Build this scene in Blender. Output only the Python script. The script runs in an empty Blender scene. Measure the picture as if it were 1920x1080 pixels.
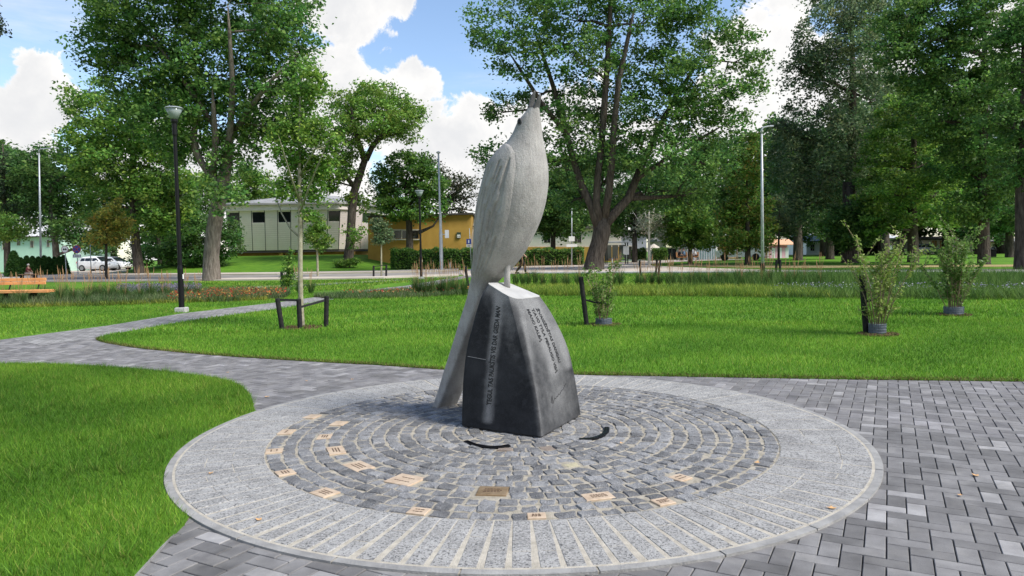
import bpy, bmesh, math, random
import numpy as np
from mathutils import Vector, Matrix, geometry

# ------------------------------------------------------------------ camera
SC = bpy.context.scene
COL = SC.collection
FPX, PITCH, ROLL, CAMH = 1330.0, 0.0486, -0.0168, 1.5
cp, sp_, cr, sr = math.cos(PITCH), math.sin(PITCH), math.cos(ROLL), math.sin(ROLL)
RIGHT = Vector((cr, sr*sp_, sr*cp)); UP = Vector((-sr, cr*sp_, cr*cp)); FWD = Vector((0, cp, -sp_))
cam = bpy.data.cameras.new('camera'); camo = bpy.data.objects.new('camera', cam); COL.objects.link(camo)
cam.sensor_width = 36.0; cam.lens = FPX/1920*36.0; cam.clip_end = 3000; cam.clip_start = 0.05
M4 = Matrix((RIGHT, UP, -FWD)).transposed().to_4x4(); M4.translation = (0, 0, CAMH)
camo.matrix_world = M4
SC.camera = camo

# ------------------------------------------------------------------ sky and sun
SUN_EL, SUN_AZ = math.radians(47), math.radians(116)      # azimuth clockwise from +Y (towards +X)
W = bpy.data.worlds.new('World'); SC.world = W; W.use_nodes = True
def build_world():
    nt = W.node_tree; N = nt.nodes; L = nt.links
    N.clear()
    out = N.new('ShaderNodeOutputWorld'); bg = N.new('ShaderNodeBackground'); bg.inputs[1].default_value = 0.10
    L.new(bg.outputs[0], out.inputs[0])
    sky = N.new('ShaderNodeTexSky'); sky.sky_type = 'NISHITA'; sky.sun_disc = False
    sky.sun_elevation = SUN_EL; sky.sun_rotation = SUN_AZ; sky.air_density = 1.0; sky.dust_density = 0.6; sky.ozone_density = 1.6
    tc = N.new('ShaderNodeTexCoord'); D = tc.outputs['Generated']
    def math_(op, a, b=None, c=None, clamp=False):
        n = N.new('ShaderNodeMath'); n.operation = op; n.use_clamp = clamp
        for i, x in enumerate((a, b, c)):
            if x is None: continue
            if isinstance(x, (int, float)): n.inputs[i].default_value = x
            else: L.new(x, n.inputs[i])
        return n.outputs[0]
    def noise(scale, detail, rough, vec=D, dist=0.0):
        n = N.new('ShaderNodeTexNoise'); n.inputs['Scale'].default_value = scale; n.inputs['Detail'].default_value = detail
        n.inputs['Roughness'].default_value = rough; n.inputs['Distortion'].default_value = dist; L.new(vec, n.inputs['Vector'])
        return n.outputs['Fac']
    def sstep(x, a, b):
        n = N.new('ShaderNodeMapRange'); n.interpolation_type = 'SMOOTHSTEP'; n.inputs[1].default_value = a; n.inputs[2].default_value = b
        L.new(x, n.inputs[0]); return n.outputs[0]
    def dirv(az, el):
        a, e = math.radians(az), math.radians(el)
        return (math.sin(a)*math.cos(e), math.cos(a)*math.cos(e), math.sin(e))
    # heaped clouds: (azimuth deg right of north, elevation deg, angular radius); the list runs right round the horizon
    heaps = [(-35.5, 8.5, .070), (-32.8, 11.0, .050), (-40, 6, .085), (-13.5, 13, .075), (-10.5, 11.5, .07), (-16, 8, .12), (-12, 19.2, .085), (-9.6, 19.8, .05),
             (-8.0, 10.5, .062), (-7.2, 13.4, .040), (-6.5, 8.0, .080), (-2.6, 9.6, .058), (-3.5, 6.5, .085), (0.5, 8.0, .075), (5, 9.0, .09), (9, 6, .10),
             (20, 12, .11), (27, 9, .11), (17, 6, .11), (-25, 5, .11), (38, 12, .15), (22, 19.0, .05)]
    rnd = random.Random(5)
    az = 48
    while az < 312:
        heaps.append((az, rnd.uniform(6, 15), rnd.uniform(.09, .16))); az += rnd.uniform(7, 13)
    best = None
    for a, e, r in heaps:
        n = N.new('ShaderNodeVectorMath'); n.operation = 'DISTANCE'; L.new(D, n.inputs[0]); n.inputs[1].default_value = dirv(a, e)
        v = math_('MULTIPLY_ADD', n.outputs['Value'], -1.0/r, 1.0)
        best = v if best is None else math_('SMOOTH_MAX', best, v, 0.25)
    n1 = noise(16, 8, .62, dist=.35); 
    dens = math_('ADD', best, math_('MULTIPLY_ADD', n1, 1.7, -0.98))
    cum = sstep(dens, -0.02, 0.13)
    # thin high cloud and broad grey-white sheets
    mp = N.new('ShaderNodeMapping'); mp.inputs['Scale'].default_value = (1.0, 1.0, 3.4); L.new(D, mp.inputs[0])
    n2 = noise(2.6, 9, .60, mp.outputs[0], .5)
    sheet = math_('MULTIPLY', sstep(n2, .50, .86), .8)
    fac = math_('MAXIMUM', cum, sheet)
    # cloud colour: white tops, light grey hearts
    n3 = noise(7, 6, .6, dist=.2)
    cr_ = N.new('ShaderNodeMix'); cr_.data_type = 'RGBA'
    cr_.inputs[6].default_value = (3.5, 3.6, 3.8, 1); cr_.inputs[7].default_value = (5.5, 5.4, 5.25, 1)
    shade = math_('MULTIPLY_ADD', sstep(dens, .0, .30), -.30, math_('MULTIPLY_ADD', sstep(n3, .36, .62), .55, .62), clamp=True)
    L.new(shade, cr_.inputs[0])
    tint = N.new('ShaderNodeMix'); tint.data_type = 'RGBA'; tint.blend_type = 'MULTIPLY'; tint.inputs[0].default_value = 1.0
    L.new(sky.outputs[0], tint.inputs[6]); tint.inputs[7].default_value = (1.06, 1.06, 1.08, 1)
    mix = N.new('ShaderNodeMix'); mix.data_type = 'RGBA'
    L.new(fac, mix.inputs[0]); L.new(tint.outputs[2], mix.inputs[6]); L.new(cr_.outputs[2], mix.inputs[7])
    L.new(mix.outputs[2], bg.inputs[0])
build_world()
sl = bpy.data.lights.new('sun', 'SUN'); sl.energy = 2.7; sl.angle = math.radians(20); sl.color = (1.0, .955, .88)
slo = bpy.data.objects.new('sun', sl); COL.objects.link(slo)
sd = Vector((math.sin(SUN_AZ)*math.cos(SUN_EL), math.cos(SUN_AZ)*math.cos(SUN_EL), math.sin(SUN_EL)))
slo.rotation_euler = sd.to_track_quat('Z', 'Y').to_euler(); slo.location = (20, 10, 30)
SC.view_settings.view_transform = 'Standard'; SC.view_settings.look = 'None'
SC.view_settings.exposure = 1.02; SC.view_settings.gamma = 1.0; SC.view_settings.use_curve_mapping = False
SC.cycles.max_bounces = 8; SC.cycles.diffuse_bounces = 4; SC.cycles.transparent_max_bounces = 8
SC.cycles.use_denoising = True

# ------------------------------------------------------------------ terrain and measuring helpers
def sstepf(x, a, b):
    t = min(1, max(0, (x-a)/(b-a))); return t*t*(3-2*t)
def terrain(x, y):
    z = 0.01*min(40.0, max(0.0, y-10.0))
    z += 1.28*sstepf(y, 50, 66)*sstepf(-x, 8, 15)*(1-sstepf(-x, 27, 35))
    return z
def ray(u, v):
    return FWD + RIGHT*((u-960)/FPX) + UP*(-(v-540)/FPX)
def at(u, v, Y):                       # the point of the sight line at depth Y
    d = ray(u, v); t = Y/d.y
    return Vector((d.x*t, Y, CAMH+d.z*t))
def gnd(u, v):                         # where a sight line meets the ground
    d = ray(u, v); z = 0.0
    for _ in range(12):
        if d.z >= -1e-4: return Vector((d.x/d.y*150, 150, terrain(0, 150)))
        t = (z-CAMH)/d.z; p = Vector((d.x*t, d.y*t, z)); z = .5*z+.5*terrain(p.x, p.y)
    return p
def gp(pts): return [gnd(u, v).to_2d() for u, v in pts]
def pxm(p): return FPX/p.y             # pixels of the photograph per metre there

# ------------------------------------------------------------------ materials
MATS = {}
def mat(name, c1, c2=None, rough=.7, scale=6, detail=4, bump=0, bscale=None, metal=0, spec=.4, lo=.35, hi=.65, stretch=None, coords='Object', speck=None, attr=None, transl=0, emit=0, vor=None, bdist=.02):
    if name in MATS: return MATS[name]
    m = bpy.data.materials.new(name); m.use_nodes = True; MATS[name] = m
    nt = m.node_tree; N = nt.nodes; L = nt.links; b = N['Principled BSDF']; out = N['Material Output']
    b.inputs['Roughness'].default_value = rough; b.inputs['Metallic'].default_value = metal; b.inputs['Specular IOR Level'].default_value = spec
    c1 = tuple(c1)+(1,); tc = N.new('ShaderNodeTexCoord'); vec = N.new('ShaderNodeNewGeometry').outputs['Position'] if coords == 'World' else tc.outputs[coords]
    if stretch:
        mp = N.new('ShaderNodeMapping'); mp.inputs['Scale'].default_value = stretch; L.new(vec, mp.inputs[0]); vec = mp.outputs[0]
    col = None
    if c2 is not None:
        c2 = tuple(c2)+(1,)
        n = N.new('ShaderNodeTexNoise'); n.inputs['Scale'].default_value = scale; n.inputs['Detail'].default_value = detail; n.inputs['Roughness'].default_value = .6; L.new(vec, n.inputs['Vector'])
        r = N.new('ShaderNodeMapRange'); r.inputs[1].default_value = lo; r.inputs[2].default_value = hi; L.new(n.outputs['Fac'], r.inputs[0])
        mx = N.new('ShaderNodeMix'); mx.data_type = 'RGBA'; mx.inputs[6].default_value = c1; mx.inputs[7].default_value = c2; L.new(r.outputs[0], mx.inputs[0]); col = mx.outputs[2]
    if speck:                           # fine mineral grains: (scale, colour, amount)
        for (ss, sc_, am) in speck:
            n = N.new('ShaderNodeTexNoise'); n.inputs['Scale'].default_value = ss; n.inputs['Detail'].default_value = 3; n.inputs['Roughness'].default_value = .7; L.new(vec, n.inputs['Vector'])
            r = N.new('ShaderNodeMapRange'); r.inputs[1].default_value = .54; r.inputs[2].default_value = .64; r.inputs[4].default_value = am; L.new(n.outputs['Fac'], r.inputs[0])
            mx = N.new('ShaderNodeMix'); mx.data_type = 'RGBA'; L.new(r.outputs[0], mx.inputs[0]); mx.inputs[7].default_value = tuple(sc_)+(1,)
            if col is None: mx.inputs[6].default_value = c1
            else: L.new(col, mx.inputs[6])
            col = mx.outputs[2]
    if attr:                            # per-piece colour variation stored on the mesh, multiplies the base
        a = N.new('ShaderNodeAttribute'); a.attribute_name = attr
        mx = N.new('ShaderNodeMix'); mx.data_type = 'RGBA'; mx.blend_type = 'MULTIPLY'; mx.inputs[0].default_value = 1
        if col is None: mx.inputs[6].default_value = c1
        else: L.new(col, mx.inputs[6])
        L.new(a.outputs['Color'], mx.inputs[7]); col = mx.outputs[2]
    if vor == 'obj':                    # per-object tone
        oi = N.new('ShaderNodeObjectInfo'); r = N.new('ShaderNodeMapRange'); r.inputs[3].default_value = .72; r.inputs[4].default_value = 1.25; L.new(oi.outputs['Random'], r.inputs[0]); gt = N.new('ShaderNodeMath'); gt.operation = 'GREATER_THAN'; gt.inputs[1].default_value = .945; L.new(oi.outputs['Random'], gt.inputs[0]); ma = N.new('ShaderNodeMath'); ma.operation = 'MULTIPLY_ADD'; ma.inputs[1].default_value = .45 if name == 'paver' else 0; L.new(gt.outputs[0], ma.inputs[0]); L.new(r.outputs[0], ma.inputs[2])
        mx = N.new('ShaderNodeVectorMath'); mx.operation = 'SCALE'
        if col is None: mx.inputs[0].default_value = c1[:3]
        else: L.new(col, mx.inputs[0])
        L.new(ma.outputs[0], mx.inputs['Scale']); col = mx.outputs[0]
    if col is None: b.inputs['Base Color'].default_value = c1
    else: L.new(col, b.inputs['Base Color'])
    if bump:
        n = N.new('ShaderNodeTexNoise'); n.inputs['Scale'].default_value = bscale or scale*4; n.inputs['Detail'].default_value = 5; n.inputs['Roughness'].default_value = .65; L.new(vec, n.inputs['Vector'])
        bp = N.new('ShaderNodeBump'); bp.inputs['Strength'].default_value = bump; bp.inputs['Distance'].default_value = bdist; L.new(n.outputs['Fac'], bp.inputs['Height']); L.new(bp.outputs[0], b.inputs['Normal'])
    if transl:
        t = N.new('ShaderNodeBsdfTranslucent'); ms = N.new('ShaderNodeMixShader'); ms.inputs[0].default_value = transl
        if col is None: t.inputs[0].default_value = c1
        else: L.new(col, t.inputs[0])
        L.new(b.outputs[0], ms.inputs[1]); L.new(t.outputs[0], ms.inputs[2]); L.new(ms.outputs[0], out.inputs[0])
    if emit:
        b.inputs['Emission Color'].default_value = c1; b.inputs['Emission Strength'].default_value = emit
    return m

# ------------------------------------------------------------------ mesh helpers
class MB:
    def __init__(s): s.v = []; s.f = []; s.sm = False
    def add(s, vs, fs):
        o = len(s.v); s.v += [tuple(x) for x in vs]; s.f += [tuple(i+o for i in f) for f in fs]; return s
    def box(s, c, d, rz=0, top=1.0, bev=0):
        cx, cy, cz = c; a, b, h = d[0]/2, d[1]/2, d[2]/2; ca, sa = math.cos(rz), math.sin(rz)
        def ring(z, k): return [(cx+ca*x*k-sa*y*k, cy+sa*x*k+ca*y*k, z) for x, y in ((-a, -b), (a, -b), (a, b), (-a, b))]
        if bev:
            def rg(z, e): return [(cx+ca*x-sa*y, cy+sa*x+ca*y, z) for x, y in ((-a+e, -b+e), (a-e, -b+e), (a-e, b-e), (-a+e, b-e))]
            vs = rg(cz-h, 0)+rg(cz+h-bev, 0)+rg(cz+h, bev)
            fs = [(3, 2, 1, 0), (8, 9, 10, 11)]
            for k in (0, 4):
                for i in range(4): j = (i+1) % 4; fs.append((k+i, k+j, k+4+j, k+4+i))
            return s.add(vs, fs)
        vs = ring(cz-h, 1)+ring(cz+h, top)
        return s.add(vs, [(3, 2, 1, 0), (4, 5, 6, 7), (0, 1, 5, 4), (1, 2, 6, 5), (2, 3, 7, 6), (3, 0, 4, 7)])
    def tube(s, pts, rad, n=8, caps=True):
        pts = [Vector(p) for p in pts]; m = len(pts)
        if isinstance(rad, (int, float)): rad = [rad]*m
        o = len(s.v); up = None
        for i, p in enumerate(pts):
            t = (pts[min(i+1, m-1)]-pts[max(i-1, 0)]).normalized()
            if up is None:
                a = Vector((1, 0, 0)) if abs(t.x) < .8 else Vector((0, 1, 0)); up = (a-t*a.dot(t)).normalized()
            else:
                up = up-t*up.dot(t); up = up.normalized() if up.length > 1e-6 else t.orthogonal().normalized()
            w = t.cross(up)
            for k in range(n):
                an = 2*math.pi*k/n; s.v.append(tuple(p+(up*math.cos(an)+w*math.sin(an))*rad[i]))
        for i in range(m-1):
            for k in range(n):
                k2 = (k+1) % n; s.f.append((o+i*n+k, o+i*n+k2, o+(i+1)*n+k2, o+(i+1)*n+k))
        if caps: s.f.append(tuple(o+k for k in reversed(range(n)))); s.f.append(tuple(o+(m-1)*n+k for k in range(n)))
        return s
    def lathe(s, prof, c=(0, 0, 0), n=16):
        o = len(s.v); c = Vector(c)
        for r, z in prof:
            for k in range(n): a = 2*math.pi*k/n; s.v.append((c.x+r*math.cos(a), c.y+r*math.sin(a), c.z+z))
        m = len(prof)
        for i in range(m-1):
            for k in range(n): k2 = (k+1) % n; s.f.append((o+i*n+k, o+i*n+k2, o+(i+1)*n+k2, o+(i+1)*n+k))
        s.f.append(tuple(o+k for k in reversed(range(n)))); s.f.append(tuple(o+(m-1)*n+k for k in range(n)))
        return s
    def prism(s, poly, z0, z1):        # vertical prism over an xy polygon
        n = len(poly); o = len(s.v)
        s.v += [(p[0], p[1], z0) for p in poly]+[(p[0], p[1], z1) for p in poly]
        s.f.append(tuple(o+i for i in reversed(range(n)))); s.f.append(tuple(o+n+i for i in range(n)))
        for i in range(n): j = (i+1) % n; s.f.append((o+i, o+j, o+n+j, o+n+i))
        return s
    def quad(s, a, b, c, d): return s.add([a, b, c, d], [(0, 1, 2, 3)])
    def slab(s, a, b, c, d, t):        # thick quad: t is a vector
        t = Vector(t); q = [Vector(x) for x in (a, b, c, d)]
        return s.add(q+[x+t for x in q], [(3, 2, 1, 0), (4, 5, 6, 7), (0, 1, 5, 4), (1, 2, 6, 5), (2, 3, 7, 6), (3, 0, 4, 7)])
    def sphere(s, c, r, n=10, m=6):
        if isinstance(r, (int, float)): r = (r, r, r)
        o = len(s.v)
        for i in range(m+1):
            ph = math.pi*i/m
            for k in range(n):
                a = 2*math.pi*k/n; q = max(.001, math.sin(ph)); s.v.append((c[0]+r[0]*q*math.cos(a), c[1]+r[1]*q*math.sin(a), c[2]-r[2]*math.cos(ph)))
        for i in range(m):
            for k in range(n): k2 = (k+1) % n; s.f.append((o+i*n+k, o+i*n+k2, o+(i+1)*n+k2, o+(i+1)*n+k))
        return s
    def mesh(s, name, m, smooth=False):
        me = bpy.data.meshes.new(name); me.from_pydata(s.v, [], s.f); me.materials.append(m)
        bm = bmesh.new(); bm.from_mesh(me); bmesh.ops.recalc_face_normals(bm, faces=bm.faces); bm.to_mesh(me); bm.free()
        if smooth: me.shade_smooth()
        return me
    def build(s, name, m, parent=None, smooth=False, label=None):
        return link(name, s.mesh(name, m, smooth), parent, label)
def link(name, me, parent=None, label=None):
    o = bpy.data.objects.new(name, me); COL.objects.link(o); o.parent = parent
    if label: o['label'] = label
    return o
def tag(o, label, cat, group=None, kind=None):
    o['label'] = label; o['category'] = cat
    if group: o['group'] = group
    if kind: o['kind'] = kind
    return o
def thing(name, label, cat, loc=(0, 0, 0), rz=0, group=None):
    o = bpy.data.objects.new(name, None); COL.objects.link(o); o.location = loc; o.rotation_euler = (0, 0, rz); o.empty_display_size = .2
    return tag(o, label, cat, group)
def structure(o, label=None, cat=None):
    o['kind'] = 'structure'
    if label: o['label'] = label
    if cat: o['category'] = cat
    return o
def dup(root, loc=None, rz=None, label=None, scale=None):
    r = root.copy(); COL.objects.link(r)
    if loc is not None: r.location = loc
    if rz is not None: r.rotation_euler = (0, 0, rz)
    if scale is not None: r.scale = scale if not isinstance(scale, (int, float)) else (scale,)*3
    if label: r['label'] = label
    for ch in list(root.children):
        c = ch.copy(); COL.objects.link(c); c.parent = r
        for g in list(ch.children):
            d = g.copy(); COL.objects.link(d); d.parent = c
    return r
def np_mesh(name, V, F, m, colors=None, smooth=False):   # V (n,3), F (k,3|4) arrays, one size of face
    me = bpy.data.meshes.new(name); n, k = len(V), len(F); w = F.shape[1]
    me.vertices.add(n); me.vertices.foreach_set('co', np.ascontiguousarray(V, np.float32).ravel())
    me.loops.add(k*w); me.loops.foreach_set('vertex_index', np.ascontiguousarray(F, np.int32).ravel())
    me.polygons.add(k); me.polygons.foreach_set('loop_start', np.arange(0, k*w, w, dtype=np.int32))
    if colors is not None:
        a = me.color_attributes.new('tone', 'FLOAT_COLOR', 'POINT')
        a.data.foreach_set('color', np.ascontiguousarray(np.c_[colors, np.ones(n)], np.float32).ravel())
    me.materials.append(m); me.update(calc_edges=True)
    if smooth: me.shade_smooth()
    return me
def inside(P, poly):                   # P (n,2) in polygon
    x, y = P[:, 0], P[:, 1]; r = np.zeros(len(P), bool); n = len(poly)
    for i in range(n):
        x1, y1 = poly[i]; x2, y2 = poly[(i+1) % n]
        c = ((y1 > y) != (y2 > y)) & (x < (x2-x1)*(y-y1)/((y2-y1) if y2 != y1 else 1e-9)+x1); r ^= c
    return r
def sheet(name, poly, zoff, m, skirt=.0, step=2.0):      # a ground-hugging sheet over a polygon
    bm = bmesh.new(); vs = [bm.verts.new((p[0], p[1], 0)) for p in poly]
    tris = geometry.tessellate_polygon([[Vector((p[0], p[1], 0)) for p in poly]])
    for t in tris:
        try: bm.faces.new([vs[i] for i in t])
        except ValueError: pass
    ys = [p[1] for p in poly]; xs = [p[0] for p in poly]
    y = math.ceil(min(ys)/step)*step
    while y < max(ys):
        bmesh.ops.bisect_plane(bm, geom=bm.verts[:]+bm.edges[:]+bm.faces[:], plane_co=(0, y, 0), plane_no=(0, 1, 0)); y += step
    if max(ys) > 49:
        x = math.ceil(min(xs)/step)*step
        while x < max(xs):
            if -52 < x < -6: bmesh.ops.bisect_plane(bm, geom=bm.verts[:]+bm.edges[:]+bm.faces[:], plane_co=(x, 0, 0), plane_no=(1, 0, 0))
            x += step
    for v in bm.verts: v.co.z = terrain(v.co.x, v.co.y)+zoff
    bmesh.ops.recalc_face_normals(bm, faces=bm.faces)
    if bm.faces and sum(f.normal.z for f in bm.faces) < 0: bmesh.ops.reverse_faces(bm, faces=bm.faces)
    if skirt:
        be = [e for e in bm.edges if len(e.link_faces) == 1]
        r = bmesh.ops.extrude_edge_only(bm, edges=be)
        for v in r['geom']:
            if isinstance(v, bmesh.types.BMVert): v.co.z -= skirt
    me = bpy.data.meshes.new(name); bm.to_mesh(me); bm.free(); me.materials.append(m)
    return link(name, me)
R = random.Random(11)
RG = np.random.default_rng(7)
def smooth_poly(pts, k=4):             # Catmull-Rom through px points (open)
    out = []
    P = [Vector(p) for p in pts]
    for i in range(len(P)-1):
        p0, p1, p2, p3 = P[max(i-1, 0)], P[i], P[i+1], P[min(i+2, len(P)-1)]
        for j in range(k):
            t = j/k; out.append(tuple(.5*((2*p1)+(p2-p0)*t+(2*p0-5*p1+4*p2-p3)*t*t+(3*p1-p0-3*p2+p3)*t**3)))
    out.append(tuple(P[-1])); return out

# ------------------------------------------------------------------ ground, roads
M_LAWN = mat('lawn', (.065, .165, .013), (.120, .245, .020), rough=.9, scale=1.3, detail=8, bump=.7, bscale=60, spec=.15)
M_SOIL = mat('soil', (.05, .035, .022), (.10, .07, .045), rough=.95, scale=14, bump=.8, bscale=60, spec=.1)
M_JOINT = mat('joint_dark', (.035, .034, .034), (.07, .065, .06), rough=.95, scale=30, bump=.5, bscale=120, spec=.1)
M_SAND = mat('joint_sand', (.34, .305, .24), (.52, .47, .38), rough=.95, scale=16, bump=.7, bscale=160, spec=.1, speck=[(260, (.2, .17, .13), .5)])
M_ASPH = mat('asphalt', (.22, .205, .19), (.32, .295, .27), rough=.9, scale=.6, detail=8, bump=.3, bscale=80, spec=.2)
M_PAVE = mat('pale_paving', (.42, .36, .30), (.55, .48, .41), rough=.9, scale=.5, detail=8, bump=.2, bscale=40, spec=.2)
M_KERB = mat('concrete', (.33, .33, .32), (.46, .45, .43), rough=.85, scale=9, detail=8, bump=.3, bscale=90, spec=.25)
M_DRY = mat('dry_grass', (.26, .21, .09), (.42, .34, .17), rough=.95, scale=.7, detail=8, bump=.6, bscale=40, spec=.1)

def ground_sheet():
    ys = list(np.arange(-6, 30, 1.0))+list(np.arange(30, 90, 2.0))+list(np.arange(90, 200, 10.0))+[220, 300, 500, 900, 1500]
    xs = [-1200, -600, -300, -150, -100]+list(np.arange(-70, 71, 2.0))+[100, 150, 300, 600, 1200]
    vs, fs = [], []
    for y in ys:
        for x in xs: vs.append((x, y, terrain(x, y)-.05*(1-sstepf(y, 20, 24))))
    n = len(xs)
    for j in range(len(ys)-1):
        for i in range(n-1): fs.append((j*n+i, j*n+i+1, (j+1)*n+i+1, (j+1)*n+i))
    b = MB(); b.add(vs, fs); o = b.build('ground', M_LAWN, smooth=True)
    structure(o, 'mown green ground stretching under the park to the far trees', 'ground')
ground_sheet()

# roads and paths further off: outlines in photograph pixels, laid on the ground
def px_sheet(name, pts, zoff, m, label, cat, skirt=0): return structure(sheet(name, gp(pts), zoff, m, skirt), label, cat)
px_sheet('road', [(-900, 533), (-200, 529), (300, 525), (520, 522.5), (720, 520), (860, 515.5), (980, 512.5), (1200, 511.5), (1450, 510.5), (1900, 510.5), (2700, 511), (2700, 501), (1920, 504.5), (1500, 506.5), (1300, 503.5), (1180, 500), (1000, 505), (860, 508.5), (720, 512.5), (520, 515.5), (250, 517.5), (-200, 520), (-900, 524)], .010, M_ASPH, 'grey asphalt road running across behind the park lawn', 'road')
px_sheet('junction', [(870, 518), (990, 513), (1200, 510), (1400, 510.2), (1500, 507.5), (1330, 503.2), (1225, 499), (1215, 495), (1300, 489.5), (1420, 486), (1330, 485.5), (1200, 489.5), (1080, 495.5), (940, 501.5), (860, 507)], .018, M_PAVE, 'wide pale paved street mouth sweeping off beside the big maple', 'road')
px_sheet('pavement', [(-300, 522), (250, 517.5), (520, 515.3), (720, 512.3), (860, 508.4), (860, 505.6), (720, 509.6), (520, 512.6), (250, 514.6), (-300, 519)], .09, M_PAVE, 'narrow pale pavement along the foot of the grassy bank', 'pavement', skirt=.12)
px_sheet('pavement', [(-300, 531.5), (300, 527.5), (520, 525.3), (720, 522.3), (860, 517.3), (860, 514.9), (720, 519.6), (520, 522.3), (300, 524.6), (-300, 528)], .07, M_PAVE, 'pale kerb strip between the asphalt road and the park lawn', 'pavement', skirt=.1)
px_sheet('pavement', [(985, 513.6), (1200, 512.4), (1450, 512), (1900, 512), (2500, 513), (2500, 511.3), (1900, 510.3), (1450, 510.2), (1200, 510.9), (985, 512.2)], .07, M_KERB, 'light kerb line where the right lawn meets the road', 'pavement', skirt=.1)
px_sheet('verge', [(1260, 499), (1400, 502.5), (1520, 503), (1920, 500.5), (2500, 498), (2500, 494), (1920, 496.5), (1520, 498.2), (1400, 498), (1290, 495.4)], .022, M_DRY, 'dry yellow strip of verge under the roadside trees', 'verge')
px_sheet('side_street', [(-20, 523.5), (60, 520), (140, 517), (235, 512), (265, 504.5), (225, 502.8), (160, 506.5), (60, 512), (-150, 517), (-300, 524)], .014, M_PAVE, 'pale side street where the white car stands', 'road')

# ------------------------------------------------------------------ granite circle
CX, CY, RO, RI = .0578, 5.936, 2.716, 2.046
circle = structure(MB().prism([(CX+(RO-.004)*math.cos(a), CY+(RO-.004)*math.sin(a)) for a in np.linspace(0, 2*math.pi, 97)[:-1]], -.05, .0085).build('stone_circle', M_SAND), 'round bed of granite setts and slabs with pale sanded joints', 'paving')
M_COB = mat('granite_sett', (.145, .145, .146), (.27, .268, .266), rough=.85, scale=9, detail=6, bump=1.0, bscale=45, spec=.25, vor='obj', coords='World', speck=[(1.3, (.09, .087, .082), .25), (120, (.45, .45, .45), .65), (160, (.05, .05, .054), .75)])
M_COBS = mat('granite_sett_far', (.145, .145, .146), (.27, .268, .266), rough=.85, scale=9, detail=6, bump=1.0, bscale=45, spec=.25, attr='tone', coords='World', speck=[(1.3, (.09, .087, .082), .25), (120, (.45, .45, .45), .65), (160, (.05, .05, .054), .75)])
M_COBY = mat('yellow_sett', (.45, .40, .25), (.55, .50, .34), rough=.8, scale=9, bump=.6, bscale=60)
M_COBR = mat('rusty_sett', (.22, .165, .125), (.34, .28, .23), rough=.85, scale=9, bump=.7, bscale=60, speck=[(150, (.5, .45, .4), .5)])
M_SLAB = mat('granite_slab', (.285, .277, .260), (.385, .375, .354), rough=.8, scale=5, detail=6, bump=.45, bscale=120, spec=.3, coords='World', speck=[(1.3, (.09, .087, .082), .25), (70, (.50, .495, .485), .8), (85, (.035, .035, .038), .95), (45, (.10, .10, .105), .6)])
def sett_variant(k):
    r = random.Random(100+k); j = lambda a: r.uniform(-a, a)
    base = [(-.5, -.5), (0, -.5), (.5, -.5), (.5, 0), (.5, .5), (0, .5), (-.5, .5), (-.5, 0)]
    base = [(x+j(.095), y+j(.095)) for x, y in base]
    vs = [(x, y, -.05) for x, y in base]+[(x*.99, y*.99, -.010+j(.002)) for x, y in base]+[(x*.86+j(.05), y*.86+j(.05), j(.004)) for x, y in base]+[(j(.1), j(.1), .002+j(.002))]
    fs = []
    for o in (0, 8):
        for i in range(8): fs.append((o+i, o+(i+1) % 8, o+8+(i+1) % 8, o+8+i))
    for i in range(8): fs.append((16+i, 16+(i+1) % 8, 24))
    b = MB(); b.add(vs, fs); return b
SETT = [sett_variant(k) for k in range(14)]
SETT_ME = [b.mesh('sett', M_COB) for b in SETT]; SETT_Y = SETT[3].mesh('sett', M_COBY); SETT_R = [SETT[k].mesh('sett', M_COBR) for k in (1, 6)]
# bronze plates let into the setts: pixel centre, width, depth, lettering rows, darker?
PLQ = [(585, 784, .15, .115, 0, 0), (635, 797, .15, .115, 0, 0), (537, 813, .15, .115, 1, 0), (609, 822, .14, .115, 3, 0), (514, 849, .115, .125, 2, 0), (630, 848, .22, .125, 3, 0),
       (672, 878, .215, .15, 3, 0), (535, 890, .12, .12, 3, 0), (759, 904, .205, .19, 2, 0), (609, 928, .15, .13, 3, 0), (785, 963, .115, .10, 2, 0), (924, 925, .19, .155, 3, 1),
       (1121, 935, .185, .115, 3, 0), (1243, 945, .115, .105, 3, 0), (1275, 900, .12, .11, 2, 0), (1006, 972, .105, .085, 3, 0)]
plq_pos = []
for u, v, w, d, n, dk in PLQ:
    p = gnd(u, v); an = math.atan2(p.y-CY, p.x-CX); plq_pos.append((p, an, w, d))
def hit_plate(x, y, m=.012):
    for p, an, w, d in plq_pos:
        dx, dy = x-p.x, y-p.y; lr = dx*math.cos(an)+dy*math.sin(an); lt = -dx*math.sin(an)+dy*math.cos(an)
        if abs(lr) < d/2+m and abs(lt) < w/2+m: return True
    return False
PEDC = (.09, 6.12)
setts = []
rows = 18; rw = RI/rows
for k in range(rows-1):
    rr = RI-rw*(k+.5); n0 = max(5, int(2*math.pi*rr/.114)); a = R.uniform(0, 6)
    ws = [R.uniform(.8, 1.25) for _ in range(n0)]; tot = sum(ws)
    for w in ws:
        da = 2*math.pi*w/tot; am = a+da/2; a += da
        x, y = CX+rr*math.cos(am), CY+rr*math.sin(am)
        if hit_plate(x, y): continue
        setts.append((x, y, am, da*rr-R.uniform(.004, .014), rw-R.uniform(.007, .017)))
setts.sort(key=lambda s: math.hypot(s[0], s[1]))
ny = gnd(1064, 871); nsk = 0; far = MB(); farc = []
ycob = min(range(300), key=lambda i: math.hypot(setts[i][0]-ny.x, setts[i][1]-ny.y))
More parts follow.
